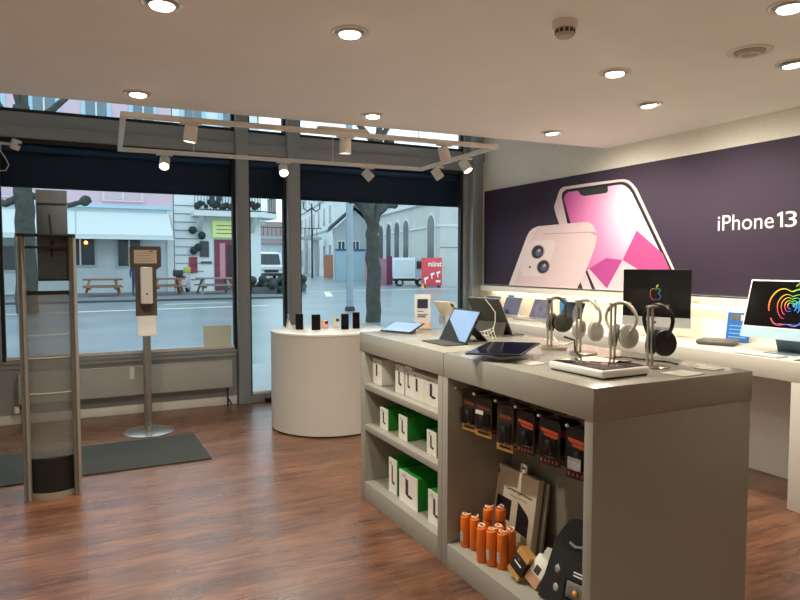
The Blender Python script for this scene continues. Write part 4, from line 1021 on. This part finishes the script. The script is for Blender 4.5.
# further white building
Da = thing('station_building', 'tall white building with rows of narrow windows at the far end', 'building', (28.2, 75, GZ), math.radians(79))
MB().box((0, -14, 0), (42, 0, 14)).build('wall', wh_st, Da)
for z in (5.9, 10.0): MB().box((-.1, -14, z), (42.1, .15, z+.25)).build('string_course', gr_st, Da)
for z0, z1 in ((1.2, 4.0), (6.8, 9.0), (10.9, 12.8)):
    for k in range(8): win(Da, 2.5+5*k, 3.6+5*k, z0, z1, 0, wh_st, dwin, .1, False, 1)
# low hut with grey roof
Hu = thing('hut', 'low white hut with grey pitched roof beyond the fence panels', 'hut', (22.3, 60, GZ), math.radians(-19))
MB().box((.2, 0, 0), (4.2, 5, 5.0)).build('wall', gr_st, Hu)
MB().prism([(-.4, -.5, 4.9), (2.2, -.5, 7.2), (4.8, -.5, 4.9), (4.8, -.5, 5.15), (2.2, -.5, 7.45), (-.4, -.5, 5.15)], (0, 6, 0)).build('roof', mat('slate_roof', (92, 98, 104), .7), Hu)
MB().prism([(.2, 0, 5), (4.2, 0, 5), (2.2, 0, 6.9)], (0, 5, 0)).build('gable', gr_st, Hu)
for x in (.9, 2.3): win(Hu, x-.3, x+.3, 2.6, 3.8, 0, wh_st, dwin, .1)
o = thing('hoarding', 'pale blue site hoarding beyond the road', 'hoarding', (21.1, 56, GZ))
MB().box((0, 0, 0), (3.0, .08, 2.9)).build('panel', mat('pale_blue_sheet', (182, 208, 222), .6, var=.03), o); MB().box((-.05, -.05, 2.82), (3.05, .1, 2.98)).build('top_rail', mat('blue_rail', (60, 100, 160), .6), o)
for x in (.0, 1.5, 2.95): MB().box((x-.04, -.06, 0), (x+.04, 0, 2.9)).build('post', gr_st, o)
o = thing('hoarding', 'brick-coloured hoarding left of the pale blue one', 'hoarding', (25.0, 70, GZ))
MB().box((0, 0, 0), (1.7, .1, 2.65)).build('panel', mat('terracotta_sheet', (180, 122, 100), .7, var=.06), o); MB().box((-.05, -.03, 2.6), (1.75, .13, 2.72)).build('top_rail', gr_st, o)
o = thing('hoarding', 'dull pink hoarding behind the right-hand tree', 'hoarding', (21.5, 45, GZ))
MB().box((-2.1, 0, 0), (.2, .1, 2.0)).build('panel', mat('dull_pink_sheet', (184, 138, 146), .7, var=.1, scale=3), o); MB().box((-.35, -.03, 0), (.1, 0, 2.2)).build('purple_strip', mat('plum_sheet', (130, 60, 96), .7), o)
# houses, van, truck, sign
hs = thing('house', 'distant house with brown roof at the end of the street', 'house', (24.2, 100, GZ))
MB().box((0, 0, 0), (7, 6, 4.9)).build('wall', wh_st, hs); MB().prism([(-.5, -.5, 4.8), (-.5, 6.5, 4.8), (-.5, 3.0, 8.4)], (8, 0, 0)).build('roof', mat('brown_roof', (150, 132, 132), .8, var=.06), hs)
MB().box((2, 2.4, 7), (2.6, 3, 9)).build('chimney', gr_st, hs)
def wheels(mb_parent, pts, r, w, axis='x'):
    for p in pts:
        q = MB()
        d_ = Vector((w/2, 0, 0)) if axis == 'x' else Vector((0, w/2, 0))
        q.cyl(Vector(p)-d_, Vector(p)+d_, r, n=20); q_ = q.build('wheel', black_m, mb_parent)
        MB().cyl(Vector(p)-d_*1.05, Vector(p)+d_*1.05, r*.55, n=14).build('hub', gr_st, q_)
vn = thing('delivery_van', 'white delivery van facing the viewer down the side street', 'van', (17.3, 64, GZ), math.radians(-6))
MB().prism([(-1.15, 0, .4), (-1.15, 0, 1.35), (-1.10, .5, 1.55), (-1.05, 1.2, 2.7), (-1.05, 5.4, 2.9), (-1.1, 5.4, .4)], (2.25, 0, 0)).build('body', mat('white_van_paint', (224, 232, 236), .3), vn)
MB().prism([(-.98, .42, 1.58), (.98, .42, 1.58), (.92, 1.1, 2.6), (-.92, 1.1, 2.6)], (0, -.06, .02)).build('windscreen', dwin, vn)
MB().box((-.7, -.05, .75), (.7, .02, 1.05)).build('grille', dgrey, vn); MB().box((-1.15, -.06, .4), (1.15, .05, .68), bev=.03).build('bumper', dgrey, vn)
for x in (-.9, .9): MB().box((x-.18, -.04, .95), (x+.18, .03, 1.2), bev=.03).build('headlight', silver, vn)
wheels(vn, [(-1, .8, .36), (1, .8, .36), (-1, 4.4, .36), (1, 4.4, .36)], .36, .25)
tk_ = thing('box_truck', 'white box truck parked before the arched windows', 'truck', (20.1, 41.6, GZ), math.radians(-22))
MB().box((0, 0, .55), (1.55, 1.6, 2.05), bev=.04).build('cargo_box', mat('white_truck_box', (222, 230, 234), .5), tk_); MB().box((.1, -.03, .8), (1.45, 0, 1.9)).build('rear_door', mat('pale_door', (206, 216, 222), .5), tk_)
cb_ = MB().prism([(1.55, .1, .5), (2.4, .1, .5), (2.4, .1, 1.2), (2.1, .1, 1.95), (1.55, .1, 1.95)], (0, 1.4, 0)).build('cab', mat('grey_cab', (170, 178, 184), .4), tk_)
MB().prism([(1.66, .06, 1.25), (2.2, .06, 1.25), (2.05, .06, 1.8), (1.66, .06, 1.8)], (0, .05, 0)).build('side_window', dwin, cb_)
MB().box((0, .2, .38), (2.4, 1.4, .55)).build('chassis', dgrey, tk_)
wheels(tk_, [(.45, .15, .28), (1.95, .15, .28), (.45, 1.45, .28), (1.95, 1.45, .28)], .28, .2, 'y')
rs = thing('street_banner', 'red advertising board with white lettering before the arched building', 'advertising board', (20.65, 38.4, GZ), math.radians(-4))
MB().box((0, 0, .12), (1.52, .06, 2.02), bev=.01).build('board', mat('red_board', (224, 74, 84), .55, var=.03), rs)
rd_w = mat('white_print', (250, 244, 238), .5)
text('lettering', 'münst', rd_w, rs, frame_m((.98, -.004, 1.60), (1, 0, 0), (0, 0, 1)), width=1.0, height=.34, bold=.02)
ch = MB()   # white chair-like figures printed on the board
for x, z, s_ in ((.30, .55, 1), (.78, .85, .9), (1.22, .95, .9)):
    ch.prism([(x-.10*s_, -.003, z), (x-.04*s_, -.003, z-.30*s_), (x+.02*s_, -.003, z-.30*s_), (x+.0, -.003, z-.05*s_), (x+.2*s_, -.003, z+.10*s_), (x+.18*s_, -.003, z+.2*s_), (x-.16*s_, -.003, z+.10*s_)], (0, -.003, 0))
ch.box((1.05, -.006, .35), (1.40, -.003, .5))
ch.build('printed_shapes', rd_w, rs)
for x in (.2, 1.3): MB().box((x-.05, -.15, 0), (x+.05, .25, .12)).build('foot', dgrey, rs)
o = MB().lathe([(.16, 0), (.16, .03), (.10, .05), (.03, .30), (.001, .31)], 14).build('traffic_cone', mat('amber_plastic', (236, 176, 90), .5)); o.location = (20.45, 37.9, GZ); tag(o, 'small amber cone at the foot of the red advertising board', 'cone')

# benches
wood_b = mat('bench_wood', (138, 98, 76), .7, var=.1, scale=5)
def picnic(label, x, y, w, m_):
    b = thing('picnic_table', label, 'picnic table', (x, y, GZ+.06), 0, 'picnic tables on the far pavement')
    MB().box((-w/2, -.42, .76), (w/2, .42, .84), bev=.01).build('tabletop', m_, b)
    for sy in (-1, 1): MB().box((-w/2, sy*.78-.17, .42), (w/2, sy*.78+.17, .49), bev=.01).build('seat', m_, b)
    for sx in (-1, 1):
        x_ = sx*(w/2-.30)
        for sy in (-1, 1):
            MB().prism([(x_-.05+sx*.18, sy*.86, 0), (x_-.05+sx*.18, sy*.72, 0), (x_-.05, sy*.22, .76), (x_-.05, sy*.36, .76)], (.10, 0, 0)).build('leg', m_, b)
        MB().box((x_-.05, -.90, .32), (x_+.05, .90, .42)).build('cross_beam', m_, b)
picnic('brown picnic table in front of the pink building, left one', 1.0, 34.3, 1.75, wood_b)
picnic('brown picnic table right of the sanitizer stand', 3.95, 34.3, 1.6, wood_b)
picnic('greyish picnic table before the red cafe door', 6.3, 34.5, 1.75, mat('grey_bench_wood', (138, 130, 126), .7, var=.1, scale=5))
# scooter
sc_ = thing('motor_scooter', 'parked scooter with yellow-green top seen between the picnic tables', 'scooter', (5.1, 36.9, GZ+.06), math.radians(60))
wheels(sc_, [(-.55, 0, .24), (.55, 0, .24)], .24, .12, 'y')
MB().prism([(-.75, -.16, .40), (-.55, -.16, .78), (.05, -.16, .80), (.15, -.16, .34), (.42, -.16, .34), (.52, -.16, 1.0), (.62, -.16, .98), (.56, -.16, .26), (-.5, -.16, .24)], (0, .32, 0)).build('body', mat('white_red_scooter', (196, 190, 200), .35, var=.2, scale=3), sc_)
MB().box((-.72, -.14, .78), (.0, .14, .88), bev=.03).build('seat', black_m, sc_); MB().box((-.80, -.17, .55), (-.70, .17, .70)).build('plate', mat('plate_red', (190, 80, 90), .5), sc_)
MB().cyl((.50, -.34, 1.06), (.50, .34, 1.06), .025, n=8).build('handlebar', black, sc_); MB().box((-.95, -.22, .88), (-.5, .22, 1.22), bev=.05).build('top_case', mat('dark_case', (46, 50, 54), .5), sc_)
MB().box((.46, -.2, 1.05), (.50, .2, 1.36), bev=.01).build('windshield', mat('yellow_green', (190, 200, 90), .4), sc_)
# bushes at the side-street corner
for k, (x, y, s_) in enumerate(((8.6, 33.5, .9), (9.9, 34.5, .8), (11.0, 36, .9))):
    b = MB()
    for j in range(26):
        a = random.uniform(0, 2*PI); r_ = random.uniform(0, .8*s_); b.ball((r_*math.cos(a), r_*math.sin(a), random.uniform(.25, .95)*s_), random.uniform(.16, .3)*s_, n=5)
    bs = thing('planter_bush', ['dark low bush in a planter at the cafe corner', 'middle dark bush beyond the cafe corner', 'dark bush furthest right beside the side street'][k], 'bush', (x, y, GZ))
    b.build('foliage', mat('dark_foliage', (46, 58, 56), .8, var=.4, scale=6), bs); MB().box((-.7*s_, -.4, 0), (.7*s_, .4, .4), bev=.02).build('planter', mat('planter_grey', (84, 88, 92), .7), bs)
# trees
bark = mat('plane_bark', (70, 71, 66), .9, var=.28, scale=5, bump=.5)
def limb(mb, pts, r0, r1, n=9):
    P = [Vector(p) for p in pts]
    Q = []
    for i in range(len(P)-1):
        for k in range(4): Q.append(P[i].lerp(P[i+1], k/4))
    Q.append(P[-1]); Q = [q + Vector((random.uniform(-1, 1), random.uniform(-1, 1), 0))*r0*.12 for q in Q]
    mb.tube(Q, [r0 + (r1-r0)*i/(len(Q)-1) for i in range(len(Q))], n)
def tree(label, x, y, trunk, brs, r0, r1):
    t = thing('pollarded_tree', label, 'tree', (x, y, GZ))
    b = MB(); limb(b, trunk, r0, r1, 14); b.build('trunk', bark, t)
    for pts, a, c, knob in brs:
        b = MB(); limb(b, pts, a, c)
        e = Vector(pts[-1])
        if knob:
            b.ball(e, knob, n=6)
            for j in range(7):
                d = Vector((random.uniform(-1, 1), random.uniform(-.6, .6), random.uniform(-.4, 1))).normalized(); b.ball(e + d*knob*.8, knob*.5, n=5)
        b.build('branch', bark, t)
tree('pollarded bare tree behind the security gate across the near road', -1.53, 24,
     [(0, 0, 0), (-.02, 0, 2.0), (.02, 0, 3.3), (0, 0, 4.5), (.03, 0, 6.6)],
     [([(.1, 0, 3.85), (.7, 0, 3.62), (1.3, 0, 3.52), (1.75, 0, 3.68)], .11, .075, .17), ([(-.1, 0, 3.75), (-.5, 0, 3.5), (-.9, 0, 3.6), (-1.3, -.2, 3.45)], .13, .09, .18),
      ([(0, 0, 5.6), (.5, 0, 6.2), (1.0, 0, 6.7), (1.6, 0, 7.3)], .15, .08, .1), ([(0, 0, 5.8), (-.5, 0, 6.4), (-.9, .2, 7.2)], .14, .07, .1), ([(.03, 0, 6.4), (.1, .1, 7.2), (.35, .1, 8.2)], .17, .06, 0), ([(0, 0, 6.4), (-.2, -.1, 7.3), (-.5, -.2, 8.0)], .10, .05, 0)], .33, .24)
tree('pollarded bare tree on the near side of the road by the right window', 7.24, 16.3,
     [(0, 0, 0), (.02, 0, 1.2), (-.02, 0, 2.3), (.0, 0, 2.75)],
     [([(-.02, 0, 2.65), (-.2, 0, 3.05), (-.45, 0, 3.30), (-.62, .05, 3.34)], .14, .09, .12), ([(.02, 0, 2.65), (.16, 0, 3.0), (.42, 0, 3.22), (.66, 0, 3.24)], .13, .08, .11), ([(-.1, 0, 2.8), (-.1, 0, 3.8), (.1, 0, 4.8), (.4, .1, 6.0)], .13, .08, .15), ([(.1, 0, 2.8), (.3, .05, 3.9), (.55, .1, 5.0)], .12, .07, .12),
      ([(.1, 0, 4.8), (.6, .1, 5.5), (1.2, 0, 6.0)], .09, .05, .12), ([(.05, 0, 4.9), (-.5, .1, 5.5), (-.9, 0, 6.1)], .09, .05, .12)], .21, .17)
# poles
o = thing('street_pole', 'thick pale grey pole left of the right-hand tree', 'pole', (8.25, 20.5, GZ))
MB().cyl((0, 0, 0), (0, 0, 9), .125, .11, n=20).build('shaft', mat('galvanised', (150, 166, 176), .45, .3, .06, 4), o); MB().lathe([(.17, 0), (.17, .1), (.13, .16)], 20).build('base_collar', dgrey, o)
o = thing('street_lamp', 'distant street lamp with two curled arms', 'street lamp', (23.6, 70, GZ))
MB().cyl((0, 0, 0), (0, 0, 8.4), .11, .08, n=10).build('pole', dgrey, o)
for sx in (-1, 1): MB().tube([(0, 0, 7.9), (sx*.5, 0, 7.5), (sx*.95, 0, 7.8), (sx*.95, 0, 8.4)], .08, 8).build('arm', dgrey, o); MB().ball((sx*.95, 0, 8.6), .26, n=7).build('lantern', gr_st, o)
br = thing('footbridge', 'distant footbridge with railing crossing the side street', 'bridge', (14, 82, GZ))
MB().box((0, 0, 4.8), (15, 1.8, 5.2)).build('deck', gr_st, br)
rl = MB()
for k in range(27): rl.box((.55*k, 0, 5.2), (.55*k+.06, .06, 6.3))
rl.box((0, -.02, 6.25), (15, .08, 6.35)); rl.build('railing', dgrey, br)
for x in (.3, 14.5): MB().box((x-.3, .5, 0), (x+.3, 1.3, 4.8)).build('pier', gr_st, br)
# pedestrian behind the dispenser
pe = thing('person', 'person in dark blue jacket and trousers standing on the far pavement', 'person', (2.42, 33.6, GZ+.06), math.radians(20))
def skin_body(name, joints, edges, m_, parent):
    me = bpy.data.meshes.new(name); me.from_pydata([j[0] for j in joints], edges, []); me.materials.append(m_)
    o = bpy.data.objects.new(name, me); COL.objects.link(o); o.parent = parent
    sk = o.modifiers.new('skin', 'SKIN'); me.skin_vertices.new()if not me.skin_vertices else None
    for v, j in zip(me.skin_vertices[0].data, joints): v.radius = (j[1], j[2] if len(j) > 2 else j[1])
    me.skin_vertices[0].data[0].use_root = True
    o.modifiers.new('sub', 'SUBSURF').levels = 1
    o.modifiers['sub'].render_levels = 1
    return o
J = [((0, 0, .92), .15, .11), ((0, 0, 1.12), .14, .10), ((0, 0, 1.36), .17, .11), ((0, 0, 1.47), .055), ((0, -.01, 1.58), .085, .10), ((0, -.01, 1.68), .07, .08),
     ((-.19, 0, 1.37), .055), ((-.24, .02, 1.12), .045), ((-.25, -.04, .88), .035), ((.19, 0, 1.37), .055), ((.24, .02, 1.12), .045), ((.25, -.04, .88), .035),
     ((-.10, 0, .85), .09), ((-.11, -.01, .48), .065), ((-.12, .02, .08), .045), ((-.12, -.12, .04), .04), ((.10, 0, .85), .09), ((.11, -.01, .48), .065), ((.12, .02, .08), .045), ((.12, -.12, .04), .04)]
Ed = [(0, 1), (1, 2), (2, 3), (3, 4), (4, 5), (2, 6), (6, 7), (7, 8), (2, 9), (9, 10), (10, 11), (0, 12), (12, 13), (13, 14), (14, 15), (0, 16), (16, 17), (17, 18), (18, 19)]
skin_body('body', J, Ed, mat('blue_clothing', (44, 62, 96), .8, var=.1), pe)
MB().ball((0, .005, 1.66), .10, n=8, sc=(.9, 1, .95)).build('hair', mat('brown_hair', (60, 46, 38), .7), pe)

# ------------------------------------------------------------------ world and view
w = bpy.data.worlds.new('overcast_sky'); SC.world = w; w.use_nodes = True
nt = w.node_tree; bgn = nt.nodes['Background']
bgn.inputs['Color'].default_value = (.74, .91, 1.0, 1); bgn.inputs['Strength'].default_value = 1.0
SC.view_settings.view_transform = 'Standard'; SC.view_settings.look = 'None'
SC.view_settings.gamma = 1; SC.view_settings.use_curve_mapping = False
SC.view_settings.exposure = 0.84
